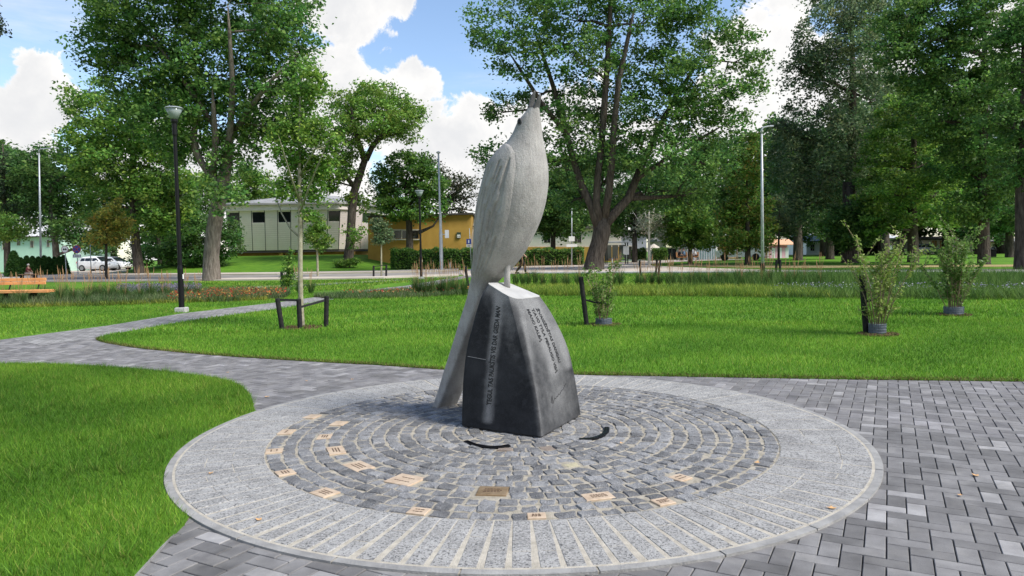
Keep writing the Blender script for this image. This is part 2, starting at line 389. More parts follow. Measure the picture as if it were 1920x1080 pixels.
for i, (x, y, am, ln, wd) in enumerate(setts):
    k = R.randrange(14); z = .0145+R.uniform(-.005, .005); rot = am+math.pi/2+R.uniform(-.05, .05); tx, ty = R.uniform(-.05, .05), R.uniform(-.05, .05)
    if R.random() < .5: rot += math.pi
    if i < 300:
        nearped = math.hypot(x-PEDC[0], y-PEDC[1]) < .85
        me = SETT_Y if i == ycob else (R.choice(SETT_R) if nearped and R.random() < .35 else SETT_ME[k])
        o = link('sett', me, circle); o.location = (x, y, z); o.rotation_euler = (tx, ty, rot); o.scale = (ln, wd, 1)
    else:
        Mx = Matrix.LocRotScale(Vector((x, y, z)), Matrix.Rotation(rot, 3, 'Z'), Vector((ln, wd, 1)))
        far.add([Mx@Vector(p) for p in SETT[k].v], SETT[k].f); t = R.uniform(.7, 1.3); farc += [(t, t, t)]*len(SETT[k].v)
o = far.build('setts', M_COBS, circle); o['kind'] = 'stuff'
a_ = o.data.color_attributes.new('tone', 'FLOAT_COLOR', 'POINT'); a_.data.foreach_set('color', np.c_[np.array(farc), np.ones(len(farc))].astype(np.float32).ravel())
# radial slabs
ar = MB(); na = 128
for i in range(na):
    a0, a1 = 2*math.pi*i/na, 2*math.pi*(i+1)/na; ar.quad(*[(CX+rr*math.cos(a), CY+rr*math.sin(a), .0128) for rr, a in ((RI+.004, a0), (RO-.05, a0), (RO-.05, a1), (RI+.004, a1))])
ar.build('joint_sand', mat('pale_sand', (.42, .38, .31), (.58, .53, .44), rough=.95, scale=16, bump=.6, bscale=150, spec=.1, speck=[(200, (.25, .22, .17), .5)]), circle)
NS = 127; RB = RO-.058
for i in range(NS):
    am = 2*math.pi*i/NS+R.uniform(-.002, .002); c = R.random()
    cuts = [0, 1] if c < .18 else ([0, .38+R.uniform(-.01, .01), 1] if c < .55 else [0, .68+R.uniform(-.01, .01), 1]); nx = Vector((math.cos(am), math.sin(am), 0)); ty = Vector((-math.sin(am), math.cos(am), 0)); w = .0995
    for j in range(len(cuts)-1):
        r0 = RI+.006+(RB-RI-.012)*cuts[j]; r1 = RI+.006+(RB-RI-.012)*cuts[j+1]-.003; zt = .0155+R.uniform(-.0015, .0015)
        fr_ = sstepf(abs((math.degrees(am)-270+180) % 360-180), 22, 62); jw = R.uniform(0, .004); hw = [(w*(1-fr_)+(2*math.pi*rr/NS-.0045)*fr_-jw)/2 for rr in (r0, r1)]; hl = (r1-r0)/2; e_ = .0035
        b = MB(); q_ = lambda d, z: [(-hl+d, -hw[0]+d, z), (hl-d, -hw[1]+d, z), (hl-d, hw[1]-d, z), (-hl+d, hw[0]-d, z)]
        b.add(q_(0, -.025)+q_(0, .025-e_)+q_(e_, .025), [(3, 2, 1, 0), (8, 9, 10, 11)]+[(k_+i_, k_+(i_+1) % 4, k_+4+(i_+1) % 4, k_+4+i_) for k_ in (0, 4) for i_ in range(4)])
        o = b.build('slab', M_SLAB, circle); o.location = (CX+nx.x*(r0+r1)/2, CY+nx.y*(r0+r1)/2, zt-.025); o.rotation_euler = (0, 0, am+R.uniform(-.004, .004))
for i in range(26):
    a0, a1 = 2*math.pi*i/26+.002, 2*math.pi*(i+1)/26-.002; s = [a0+(a1-a0)*k/6 for k in range(7)]
    b = MB(); b.prism([(CX+RO*math.cos(a), CY+RO*math.sin(a)) for a in s]+[(CX+(RO-.05)*math.cos(a), CY+(RO-.05)*math.sin(a)) for a in reversed(s)], -.06, .0135+R.uniform(-.001, .001))
    b.build('kerb_stone', mat('dusty_kerb', (.24, .235, .225), (.36, .35, .33), rough=.9, scale=7, detail=9, bump=.5, bscale=70, spec=.2), circle)
# plates
M_BRZ = mat('bronze_plate', (.42, .31, .21), (.54, .42, .30), rough=.5, scale=20, spec=.5, bump=.05, bscale=200)
M_BRZD = mat('bronze_plate_weathered', (.27, .18, .09), (.42, .30, .18), rough=.42, scale=14, metal=.5, spec=.5, bump=.2, bscale=90)
M_LET = mat('plate_lettering', (.09, .055, .035), rough=.7)
PLAB = ['plain bronze plate in the outermost sett ring, farthest behind the others beside the slabs', 'small plain bronze plate in the third sett ring behind the three-stroke plate',
        'small bronze plate with one lettering row in the outermost ring', 'small bronze plate with three short rows beside the widest inner plates', 'square bronze plate on the outermost ring next to the slab edge',
        'long bronze plate with a block of lettering, inner of the plate row', 'broad bronze plate with three lettering rows between the long plate and the largest plate', 'small bronze plate edged by slabs, next after the square plate on the outer ring',
        'largest pinkish bronze plate with two lettering rows in the setts', 'bronze plate in the outermost ring in front of the largest plate', 'small pale bronze plate touching the slabs, halfway to the dark plate',
        'dark weathered brown bronze plate set among the grey setts', 'long low bronze plate two rings in from the slabs, right after the dark plate', 'small bronze plate with three rows in the outermost ring beyond the long low plate',
        'small bronze plate standing alone two rings inward of the outermost plates', 'smallest bronze plate at the slab edge in front of the dark plate']
for (u, v, w, d, n, dk), (p, an, _, _), lab in zip(PLQ, plq_pos, PLAB):
    t = thing('bronze_plaque', lab, 'plaque', (p.x, p.y, .004), an+math.pi/2, 'bronze plaques among the setts')
    MB().box((0, 0, .0085), (w, d, .013), bev=.002).build('plate', M_BRZD if dk else M_BRZ, t)
    if n:
        b = MB()
        for r in range(n):
            yy = d*(.17-(r*.34/max(1, n-1) if n > 1 else 0.17)); x = -w*R.uniform(.2, .3); xe = -x*R.uniform(.8, 1.1)
            while x < xe:
                l = R.uniform(.010, .022); b.box((x+l/2, -yy*-1, .0157), (l, .0085, .0012)); x += l+.005
        b.build('lettering', M_LET, t)['kind'] = 'stuff'

# ------------------------------------------------------------------ herringbone pavers
M_PAV = mat('paver', (.150, .144, .140), (.225, .218, .212), rough=.85, scale=5, detail=7, bump=.35, bscale=130, spec=.3, vor='obj', coords='World', speck=[(1.1, (.07, .068, .064), .38), (3.7, (.30, .285, .26), .22), (170, (.10, .10, .105), .35)])
M_PAVS = mat('paver_far', (.150, .144, .140), (.225, .218, .212), rough=.85, scale=5, detail=7, bump=.35, bscale=130, spec=.3, attr='tone', coords='World', speck=[(1.1, (.07, .068, .064), .38), (3.7, (.30, .285, .26), .22), (170, (.10, .10, .105), .35)])
paving = structure(sheet('paved_path', gp([(-900, 1500), (2900, 1500), (2900, 705), (1920, 705), (1100, 690), (600, 665), (330, 640), (260, 622), (350, 604), (440, 590), (520, 580), (627, 562), (627, 552), (520, 566), (340, 586), (200, 609), (0, 634), (-250, 670), (-900, 760)]), -.012, M_JOINT), 'grey herringbone block paving around the stone circle', 'paving')
def paver_far_material():
    m = mat('paver_path', (.24, .23, .22), (.31, .30, .285), rough=.85, scale=1.2, detail=8, bump=.2, bscale=60, spec=.3); nt = m.node_tree; N = nt.nodes; L = nt.links
    br = N.new('ShaderNodeTexBrick'); tc = N.new('ShaderNodeTexCoord'); mp = N.new('ShaderNodeMapping'); mp.inputs['Rotation'].default_value = (0, 0, math.radians(28)); L.new(tc.outputs['Object'], mp.inputs[0]); L.new(mp.outputs[0], br.inputs[0])
    br.inputs['Scale'].default_value = 1; br.inputs['Brick Width'].default_value = .2; br.inputs['Row Height'].default_value = .1; br.inputs['Mortar Size'].default_value = .006
    br.inputs['Color1'].default_value = (.85, .85, .85, 1); br.inputs['Color2'].default_value = (1.1, 1.1, 1.1, 1); br.inputs['Mortar'].default_value = (.3, .3, .3, 1)
    b = N['Principled BSDF']; src = b.inputs['Base Color'].links[0].from_socket
    mx = N.new('ShaderNodeMix'); mx.data_type = 'RGBA'; mx.blend_type = 'MULTIPLY'; mx.inputs[0].default_value = 1; L.new(src, mx.inputs[6]); L.new(br.outputs[0], mx.inputs[7]); L.new(mx.outputs[2], b.inputs['Base Color'])
    return m
PATH_U = [(20, 635), (120, 621), (340, 585), (520, 563), (627, 552), (656, 547), (760, 536), (864, 518), (905, 511)]; PATH_L = [(925, 513), (880, 520), (770, 544), (690, 556), (627, 564), (520, 583), (440, 593), (340, 607), (300, 613), (240, 622), (190, 631), (80, 649)]
px_sheet('footpath', PATH_U+PATH_L, .003, paver_far_material(), 'grey block footpath running on between flower beds to the road', 'path')
px_sheet('footpath', [(430, 542.5), (560, 537.5), (700, 529.5), (848, 520.5), (850, 518.8), (700, 526.5), (560, 534), (430, 539)], .014, paver_far_material(), 'narrow pale footpath crossing the lawn beyond the flower bed', 'path')
PW, PL = .1, .2
ang = math.radians(28); ex = Vector((math.cos(ang), -math.sin(ang))); ey = Vector((math.sin(ang), math.cos(ang)))
pav_poly = [tuple(p) for p in gp([(-900, 1500), (2900, 1500), (2900, 705), (1920, 707), (1100, 692), (600, 668), (330, 645), (260, 628), (350, 608), (440, 595), (520, 584), (627, 563), (627, 553), (520, 563), (340, 583), (200, 606), (0, 630), (-250, 666), (-900, 750)])]
LAWN_A = gp(smooth_poly([(-700, 700), (-300, 686), (0, 683), (100, 684), (200, 689), (300, 697), (370, 705), (420, 713), (450, 724), (466, 738), (474, 755), (477, 771)], 3))+[Vector((CX+(RO+.006)*math.cos(a), CY+(RO+.006)*math.sin(a))) for a in np.linspace(math.atan2(gnd(477, 772).y-CY, gnd(477, 772).x-CX), math.atan2(gnd(354, 972).y-CY, gnd(354, 972).x-CX)+2*math.pi, 24)]+gp([(345, 985), (300, 1030), (255, 1080), (180, 1170), (60, 1350), (-900, 1350)])
LAWN_B = gp([(2900, 727), (1920, 715.5), (1600, 711.5), (1300, 706.5), (1163, 704), (1085, 702.5), (980, 698.5), (815, 692)]+smooth_poly([(700, 684), (550, 676), (400, 666), (280, 655), (215, 646), (183, 638), (190, 632), (230, 624), (350, 603), (440, 590.5), (520, 580), (627, 562), (690, 555.5), (770, 545)], 3)+[(960, 548), (1200, 548), (1500, 548), (1920, 548), (2900, 548)])
LAWN_C = gp([(-900, 742), (-250, 669), (0, 637), (100, 624), (200, 611), (340, 588), (430, 577.5), (520, 567), (600, 556), (600, 549), (430, 552), (0, 556), (-900, 560)])
cells = []
un, vn = PW, PW
def try_paver(a0, b0, a1, b1):
    ca, cb = (a0+a1)/2*PW, (b0+b1)/2*PW; c = ex*ca+ey*cb
    return c
for n in range(-190, 190):
    for m in range(-80, 80):
        oa, ob = n+4*m, -n
        for (a0, b0, a1, b1) in ((oa, ob, oa+2, ob+1), (oa+2, ob, oa+3, ob+2)):
            c = ex*((a0+a1)/2*PW)+ey*((b0+b1)/2*PW)
            if 1.6 < c.y < 14.2 and -13 < c.x < 8.5: cells.append((c.x, c.y, a1-a0 == 2))
CP = np.array([(c[0], c[1]) for c in cells])
ok = inside(CP, pav_poly) & (np.hypot(CP[:, 0]-CX, CP[:, 1]-CY) > RO-.10)
def shrink_out(P, poly, d):            # well inside a lawn: drop
    return inside(P+[d, 0], poly) & inside(P-[d, 0], poly) & inside(P+[0, d], poly) & inside(P-[0, d], poly)
for lw in (LAWN_A, LAWN_B, LAWN_C): ok &= ~shrink_out(CP, [tuple(p) for p in lw], .16)
cells = [c for c, k in zip(cells, ok) if k]
def px_of(x, y):
    d = Vector((x, y, 0))-Vector((0, 0, CAMH)); w = d.dot(FWD); return 960+d.dot(RIGHT)/w*FPX, 540-d.dot(UP)/w*FPX
vis = []
for c in cells:
    u, v = px_of(c[0], c[1]) if c[1] > .5 else (9999, 9999); vis.append(-60 < u < 1980 and v < 1130)
cells = [c for c, k in zip(cells, vis) if k]
cells.sort(key=lambda c: math.hypot(c[0], c[1]))
pm = [MB().box((0, 0, -.03), (PL-.006, PW-.006, .06), bev=.003).mesh('paver', M_PAV)]
far = MB(); farc = []; prot = MB().box((0, 0, -.03), (PL-.006, PW-.006, .06), bev=.003)
for i, (x, y, hz) in enumerate(cells):
    rot = (-ang if hz else math.pi/2-ang)+R.uniform(-.008, .008); z = terrain(x, y)+R.uniform(-.0018, .0012)
    if i < 300:
        o = link('paver', pm[0], paving); o.location = (x, y, z); o.rotation_euler = (R.uniform(-.006, .006), R.uniform(-.006, .006), rot)
    else:
        Mx = Matrix.Translation((x, y, z))@Matrix.Rotation(rot, 4, 'Z'); far.add([Mx@Vector(p) for p in prot.v], prot.f)
        t = R.choice((.8, .88, .95, 1, 1, 1.05, 1.12, 1.2)) if R.random() < .93 else 1.5; farc += [(t, t*.995, t*R.uniform(.985, 1.02))]*12
o = far.build('pavers', M_PAVS, paving); o['kind'] = 'stuff'
a_ = o.data.color_attributes.new('tone', 'FLOAT_COLOR', 'POINT'); a_.data.foreach_set('color', np.c_[np.array(farc), np.ones(len(farc))].astype(np.float32).ravel())
# kerb edging of the near left lawn
def edging(pts, label):
    b = thing('lawn_edging', label, 'kerb')
    P = [Vector((p.x, p.y)) for p in pts]
    for i in range(len(P)-1):
        d = (P[i+1]-P[i]); n = Vector((d.y, -d.x)).normalized()*.05; q0, q1 = P[i]+d*.006, P[i+1]-d*.006
        MB().prism([q0, q1, q1+n, q0+n], -.06, .010).build('kerb_stone', mat('worn_concrete', (.20, .20, .19), (.31, .305, .295), rough=.9, scale=9, detail=8, bump=.4, bscale=90, spec=.2), b)
edging(gp([(352, 975), (318, 1013), (282, 1052), (238, 1100), (180, 1170)]), 'straight concrete edging between the left lawn corner and the blocks')
edging(gp(smooth_poly([(-60, 682), (120, 684), (300, 697), (420, 713), (452, 725), (467, 739), (475, 755), (477, 772)], 2)), 'curved concrete edging round the tip of the left lawn')
# ------------------------------------------------------------------ lawns and grass
lawns = []
for nm, pl, lab in (('lawn', LAWN_A, 'lush green lawn wedge beside the left edge of the stone circle'), ('lawn', LAWN_B, 'broad mown lawn behind the statue'), ('lawn', LAWN_C, 'strip of lawn between the footpath and the flower bed')):
    o = structure(sheet(nm, pl, .012, M_LAWN, .05), lab, 'lawn'); lawns.append(o)
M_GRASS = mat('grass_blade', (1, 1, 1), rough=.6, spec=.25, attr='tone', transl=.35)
def blades(name, P, h, w, cols, lean=.45, patch=.40, z0=0.0, label=None, cat='grass', hv=.45, top=True, parent=None, wts=None):
    n = len(P); yaw = RG.uniform(0, 2*np.pi, n); H = h*RG.uniform(1-hv, 1+hv, n); ld = RG.uniform(0, 2*np.pi, n); le = H*lean*RG.uniform(.2, 1.3, n)
    Z = np.array([terrain(x, y) for x, y in P])+z0
    dx, dy = np.cos(yaw)*w/2, np.sin(yaw)*w/2
    V = np.empty((n, 3, 3)); V[:, 0] = np.c_[P[:, 0]-dx, P[:, 1]-dy, Z]; V[:, 1] = np.c_[P[:, 0]+dx, P[:, 1]+dy, Z]; V[:, 2] = np.c_[P[:, 0]+np.cos(ld)*le, P[:, 1]+np.sin(ld)*le, Z+H]
    c = np.array(cols)[RG.choice(len(cols), n, p=wts)]*RG.uniform(.6, 1.35, (n, 1))
    pat = .5+.25*np.sin(P[:, 0]*1.7+2.1*np.sin(P[:, 1]*.9))+.25*np.sin(P[:, 1]*2.3+1.7*np.sin(P[:, 0]*1.3+1)); c = c*((1-patch/2)+patch*pat)[:, None]*np.stack([.88+.3*pat, np.ones(n), .9+.2*pat], 1)
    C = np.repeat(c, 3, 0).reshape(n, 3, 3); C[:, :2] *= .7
    me = np_mesh(name, V.reshape(-1, 3), np.arange(3*n).reshape(n, 3), M_GRASS, C.reshape(-1, 3))
    o = link(name, me, parent)
    if not parent: tag(o, label, cat, kind='stuff')
    return o
def scatter(poly, n, ymin=None, ymax=None, bias=None):
    poly = [tuple(p) for p in poly]; a = np.array(poly); lo, hi = a.min(0), a.max(0)
    lo = np.maximum(lo, [-20, 1.5]); hi = np.minimum(hi, [24, 60])
    if ymin is not None: lo[1] = max(lo[1], ymin)
    if ymax is not None: hi[1] = min(hi[1], ymax)
    out = []; got = 0
    while got < n:
        P = RG.uniform(lo, hi, (n*2, 2))
        if bias: P[:, 1] = lo[1]+(hi[1]-lo[1])*RG.uniform(0, 1, n*2)**bias
        k = inside(P, poly) & (np.abs(P[:, 0]) < P[:, 1]*.80+.6); P = P[k]; out.append(P); got += len(P)
    return np.concatenate(out)[:n]
GC = [(.105, .265, .018), (.150, .34, .026), (.21, .41, .036), (.066, .195, .015), (.36, .42, .09)]
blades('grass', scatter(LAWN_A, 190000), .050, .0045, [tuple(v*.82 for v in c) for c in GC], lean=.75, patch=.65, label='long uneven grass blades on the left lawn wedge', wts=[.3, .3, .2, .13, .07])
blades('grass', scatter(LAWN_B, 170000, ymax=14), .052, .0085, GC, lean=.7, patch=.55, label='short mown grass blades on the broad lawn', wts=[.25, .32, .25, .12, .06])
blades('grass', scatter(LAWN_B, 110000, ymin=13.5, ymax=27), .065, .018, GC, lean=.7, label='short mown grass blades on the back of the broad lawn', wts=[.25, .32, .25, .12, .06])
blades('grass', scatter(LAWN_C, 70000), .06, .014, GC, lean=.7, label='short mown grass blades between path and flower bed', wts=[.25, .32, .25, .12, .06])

def edge_pts(poly, i0, i1, n, wdt):
    seg = [Vector(poly[i]) for i in range(i0, i1)]; out = []; ls = [(seg[i+1]-seg[i]).length for i in range(len(seg)-1)]; tot = sum(ls)
    for _ in range(n):
        q = R.random()*tot; i = 0
        while i < len(ls)-1 and q > ls[i]: q -= ls[i]; i += 1
        p = seg[i].lerp(seg[i+1], q/ls[i]); d = (seg[i+1]-seg[i]).normalized(); nn = Vector((d.y, -d.x))*(abs(R.gauss(0, wdt))-.015); out.append((p.x+nn.x, p.y+nn.y))
    return np.array(out)
DRY = [(.22, .19, .06), (.14, .17, .03), (.10, .16, .02), (.30, .26, .10), (.08, .06, .03)]
eb = edge_pts(LAWN_B, 1, 26, 9000, .07); eb = np.concatenate([eb, edge_pts(LAWN_B, 1, 26, 3000, .07)]); eb = eb[np.abs(eb[:, 0]) < 14]
blades('edge_grass', eb, .035, .008, DRY, lean=1.1, label='dry yellowed grass along the lawn edge by the paving', cat='grass')
tf = scatter(LAWN_A, 130); tp_ = np.repeat(tf, 45, 0)+RG.normal(0, .025, (len(tf)*45, 2)); tp_ = tp_[inside(tp_, [tuple(p) for p in LAWN_A])]
blades('grass_tufts', tp_, .088, .005, [tuple(v*.85 for v in c) for c in GC], lean=.9, label='longer ragged tufts standing out of the left lawn wedge', cat='grass')

# ------------------------------------------------------------------ pedestal
M_STONE = mat('pale_stone', (.285, .272, .258), (.385, .37, .352), rough=.9, scale=4.0, detail=10, spec=.2, bump=.35, bscale=80, speck=[(85, (.17, .163, .156), .4), (120, (.46, .445, .425), .4), (5, (.22, .21, .20), .4)])
M_TOP = mat('cut_stone_top', (.36, .355, .345), (.44, .435, .42), rough=.7, scale=8, bump=.1, bscale=150)
M_INK = mat('engraved_letter', (.006, .006, .007), rough=.6)
def weather(m):                        # rain streaks and the mason's slanting tool marks
    nt = m.node_tree; N = nt.nodes; L = nt.links; b = N['Principled BSDF']; tc = N.new('ShaderNodeTexCoord')
    def nz(sc, st, det=5):
        mp = N.new('ShaderNodeMapping'); mp.inputs['Scale'].default_value = st; mp.inputs['Rotation'].default_value = (.0, .5 if sc > 20 else 0, .4); L.new(tc.outputs['Object'], mp.inputs[0]); n = N.new('ShaderNodeTexNoise'); n.inputs['Scale'].default_value = sc; n.inputs['Detail'].default_value = det; n.inputs['Roughness'].default_value = .65; L.new(mp.outputs[0], n.inputs['Vector']); return n.outputs['Fac']
    r = N.new('ShaderNodeMapRange'); r.inputs[1].default_value = .42; r.inputs[2].default_value = .68; r.inputs[3].default_value = 1.05; r.inputs[4].default_value = .87; L.new(nz(9, (1.6, 1.6, .16)), r.inputs[0])
    src = b.inputs['Base Color'].links[0].from_socket; v = N.new('ShaderNodeVectorMath'); v.operation = 'SCALE'; L.new(src, v.inputs[0]); L.new(r.outputs[0], v.inputs['Scale']); L.new(v.outputs[0], b.inputs['Base Color'])
    bp = N.new('ShaderNodeBump'); bp.inputs['Strength'].default_value = .55; bp.inputs['Distance'].default_value = .012; L.new(nz(34, (1, 1, .3), 3), bp.inputs['Height']); old = b.inputs['Normal'].links[0].from_node; L.new(bp.outputs[0], old.inputs['Normal'])
weather(M_STONE)
gL, gF, gR = gnd(864.5, 804), gnd(1015, 826), gnd(1090, 783)
gB = gL+gR-gF
def path(pts, y0, y1, base):
    out = []
    n = len(pts)
    for i, (u, v) in enumerate(pts):
        f = (pts[0][1]-v)/(pts[0][1]-pts[-1][1]); out.append(at(u, v, y0+(y1-y0)*f))
    out[0] = Vector((base.x, base.y, 0.0)); return out
PLp = path([(864.5, 804), (866, 727), (872, 662), (884, 609), (898.5, 558), (913, 531)], gL.y, 6.17, gL)
PFp = path([(1015, 826), (1009.5, 772), (1002, 727), (987, 653), (974, 600), (962, 562)], gF.y, 5.98, gF)
PRp = path([(1090, 783), (1078, 704), (1064, 647), (1038, 591), (1015, 556)], gR.y, 6.30, gR)
topB = at(952, 530, 6.47)
PBp = [gB, gB.lerp(topB, .3)+Vector((.03, .05, .06)), gB.lerp(topB, .6)+Vector((.03, .05, .06)), topB]
def along(P, t):                       # t by height
    z = P[0].z+(P[-1].z-P[0].z)*t
    n = len(P)
    for i in range(n-1):
        if z <= P[i+1].z or i == n-2:
            k = (z-P[i].z)/(P[i+1].z-P[i].z); p0, p1, p2, p3 = P[max(i-1, 0)], P[i], P[i+1], P[min(i+2, n-1)]
            return .5*((2*p1)+(p2-p0)*k+(2*p0-5*p1+4*p2-p3)*k*k+(3*p1-p0-3*p2+p3)*k**3)
BASEZ = .03
def ped_section(t):
    q = [along(P, t) for P in (PLp, PFp, PRp, PBp)]
    ring = []; info = []
    for i in range(4):
        p, a, b = q[i], q[i-1], q[(i+1) % 4]; r = .022+(.10*t**3 if i == 1 else .02*t)
        d0, d1 = (a-p).normalized()*r, (b-p).normalized()*r; L = (b-p).length
        for k in (0, .25, .5, .75, 1): ring.append(p+d0*(1-k)**2+d1*k**2); info.append((i if k > .5 else i-1, (0 if k > .5 else 1), t))
        for k in np.linspace(0, 1, 30)[1:-1]:
            kk = r/L+(1-2*r/L)*k; ring.append(p.lerp(b, kk)); info.append((i, kk, t))
    return ring, info
def rub_light(side, a, t):  # rubbed bands behind verses; lit look of right face and edges painted in too
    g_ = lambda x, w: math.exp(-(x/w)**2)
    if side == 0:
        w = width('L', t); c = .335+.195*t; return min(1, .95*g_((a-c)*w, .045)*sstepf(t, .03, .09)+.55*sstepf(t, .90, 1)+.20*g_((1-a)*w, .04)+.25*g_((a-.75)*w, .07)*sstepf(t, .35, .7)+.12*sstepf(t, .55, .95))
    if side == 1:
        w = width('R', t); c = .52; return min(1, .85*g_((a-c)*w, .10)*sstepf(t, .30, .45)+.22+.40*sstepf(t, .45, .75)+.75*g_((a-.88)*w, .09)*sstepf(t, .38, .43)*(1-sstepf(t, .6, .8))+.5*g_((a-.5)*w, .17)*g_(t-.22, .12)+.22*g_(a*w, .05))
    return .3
K = 60
ped = thing('stone_pedestal', 'dark granite block with curved tapering sides and engraved verses under the stone bird', 'pedestal', (0, 0, 0))
def width(side, t):
    A, B = (PLp, PFp) if side == 'L' else (PFp, PRp)
    return (along(A, t)-along(B, t)).length
b = MB(); rr2 = [ped_section(k/K) for k in range(K+1)]; rings = [r_[0] for r_ in rr2]; n = len(rings[0]); rub_lights = []
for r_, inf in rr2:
    b.v += [tuple(p+Vector((0, 0, BASEZ*(1-(p.z/1.1))))) for p in r_]; rub_lights += [rub_light(*i_) for i_ in inf]
for i in range(K):
    for k in range(n): k2 = (k+1) % n; b.f.append((i*n+k, i*n+k2, (i+1)*n+k2, (i+1)*n+k))
b.f.append(tuple(reversed(range(n))))
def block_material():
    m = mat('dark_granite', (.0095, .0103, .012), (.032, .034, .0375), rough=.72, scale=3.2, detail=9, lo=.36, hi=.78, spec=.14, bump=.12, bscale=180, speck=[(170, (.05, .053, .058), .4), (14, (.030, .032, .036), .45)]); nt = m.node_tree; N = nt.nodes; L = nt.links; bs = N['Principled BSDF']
    at_ = N.new('ShaderNodeAttribute'); at_.attribute_name = 'rub_light'; nz = N.new('ShaderNodeTexNoise'); nz.inputs['Scale'].default_value = 7; nz.inputs['Detail'].default_value = 9; nz.inputs['Roughness'].default_value = .7; tc = N.new('ShaderNodeTexCoord'); L.new(tc.outputs['Object'], nz.inputs['Vector'])
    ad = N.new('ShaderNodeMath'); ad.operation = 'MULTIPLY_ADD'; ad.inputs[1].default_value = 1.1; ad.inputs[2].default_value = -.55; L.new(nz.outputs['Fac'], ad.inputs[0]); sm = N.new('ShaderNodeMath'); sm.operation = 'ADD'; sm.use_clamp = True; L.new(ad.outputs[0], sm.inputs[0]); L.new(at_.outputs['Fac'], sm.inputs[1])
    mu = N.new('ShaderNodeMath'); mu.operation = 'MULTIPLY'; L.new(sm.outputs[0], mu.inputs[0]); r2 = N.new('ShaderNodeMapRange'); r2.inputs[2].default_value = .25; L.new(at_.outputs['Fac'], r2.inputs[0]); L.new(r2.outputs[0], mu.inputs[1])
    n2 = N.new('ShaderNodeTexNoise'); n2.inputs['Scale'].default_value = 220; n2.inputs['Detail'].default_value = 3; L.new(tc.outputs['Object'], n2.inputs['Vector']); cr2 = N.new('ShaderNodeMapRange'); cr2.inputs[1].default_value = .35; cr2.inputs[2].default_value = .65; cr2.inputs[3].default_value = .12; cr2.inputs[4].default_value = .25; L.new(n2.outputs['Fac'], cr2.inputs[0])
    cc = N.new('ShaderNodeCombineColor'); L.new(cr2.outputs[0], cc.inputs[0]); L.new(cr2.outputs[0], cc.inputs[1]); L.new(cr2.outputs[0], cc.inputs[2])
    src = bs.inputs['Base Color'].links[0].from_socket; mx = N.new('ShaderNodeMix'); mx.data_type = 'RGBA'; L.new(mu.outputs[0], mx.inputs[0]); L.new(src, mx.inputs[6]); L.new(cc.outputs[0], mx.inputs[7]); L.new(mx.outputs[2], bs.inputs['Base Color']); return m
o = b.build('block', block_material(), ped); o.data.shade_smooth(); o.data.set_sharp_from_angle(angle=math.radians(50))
ra = o.data.attributes.new('rub_light', 'FLOAT', 'POINT'); ra.data.foreach_set('value', np.array(rub_lights, np.float32))
tp = rings[-1]; b = MB(); b.add([p+Vector((0, 0, .003)) for p in tp]+[p-Vector((0, 0, .01)) for p in tp], [tuple(range(n)), tuple(reversed(range(n, 2*n)))]+[(i, (i+1) % n, n+(i+1) % n, n+i) for i in range(n)])
b.build('cut_top', M_TOP, ped, label='pale sawn sloping top face')
MB().prism([tuple((Vector(p)-Vector((PEDC[0], PEDC[1], 0))).to_2d()*.93+Vector(PEDC)) for p in (gL, gF, gR, gB)], .006, BASEZ+.004).build('plinth', M_JOINT, ped)
def face_pt(side, a, t, off=.0025):
    A, B = (PLp, PFp) if side == 'L' else (PFp, PRp)
    def s(a, t): 
        p = along(A, t).lerp(along(B, t), a); return p+Vector((0, 0, BASEZ*(1-p.z/1.1)))
    p = s(a, t); du = s(min(1, a+.01), t)-s(a-.01, t); dv = s(a, min(1, t+.01))-s(a, max(0, t-.01)); nn = du.cross(dv).normalized()
    return p+nn*off
def width(side, t):
    A, B = (PLp, PFp) if side == 'L' else (PFp, PRp)
    return (along(A, t)-along(B, t)).length
def text_mesh(s):
    c = bpy.data.curves.new('t', 'FONT'); c.body = s; c.size = 1; c.offset = .034; c.resolution_u = 3
    ob = bpy.data.objects.new('t', c); COL.objects.link(ob); dg = bpy.context.evaluated_depsgraph_get(); me = bpy.data.meshes.new_from_object(ob.evaluated_get(dg)); bpy.data.objects.remove(ob)
    V = [v.co.copy() for v in me.vertices]; F = [tuple(p.vertices) for p in me.polygons]; return V, F
def inscribe(s, side, t0, t1, a0, a1, cap, name='inscription'):
    V, F = text_mesh(s); x0 = min(v.x for v in V); x1 = max(v.x for v in V); out = []
    for v in V:
        k = (v.x-x0)/(x1-x0); t = t0+(t1-t0)*k; a = a0+(a1-a0)*k; yy = (v.y/.73-.5)*cap
        a += (-yy if side == 'L' else yy)/width(side, t); out.append(face_pt(side, a, t))
    b = MB(); b.add(out, F); me = bpy.data.meshes.new(name); me.from_pydata(b.v, [], b.f); me.materials.append(M_INK); return link(name, me, ped)
inscribe('TEGUL TAS PAUKŠTIS VIS DAR GIEDA MAN', 'L', .175, .885, .37, .51, .046)
inscribe('ŽVAIGŽDĖTAS DANGAU', 'R', .905, .47, .615, .675, .036)
inscribe('TAVO TYLA PERAUGO VISĄ', 'R', .905, .40, .475, .56, .036)
inscribe('MANO KALBĄ', 'R', .905, .655, .335, .38, .036)
# the scratched signature low on the right face
sig = [(.30, .20), (.33, .235), (.345, .25), (.335, .19), (.36, .205), (.40, .225), (.42, .215), (.45, .232), (.47, .224), (.50, .243), (.53, .236), (.58, .258), (.63, .262), (.68, .285), (.74, .30)]
MB().tube([face_pt('R', a, t, .0005) for a, t in sig], .0028, 5).build('signature', M_INK, ped)
MB().tube([face_pt('L', a, .487+.002*a, .0005) for a in (.05, .15, .25, .33)], .0025, 5).build('scratch', mat('scratched_granite', (.16, .165, .17), rough=.8), ped)
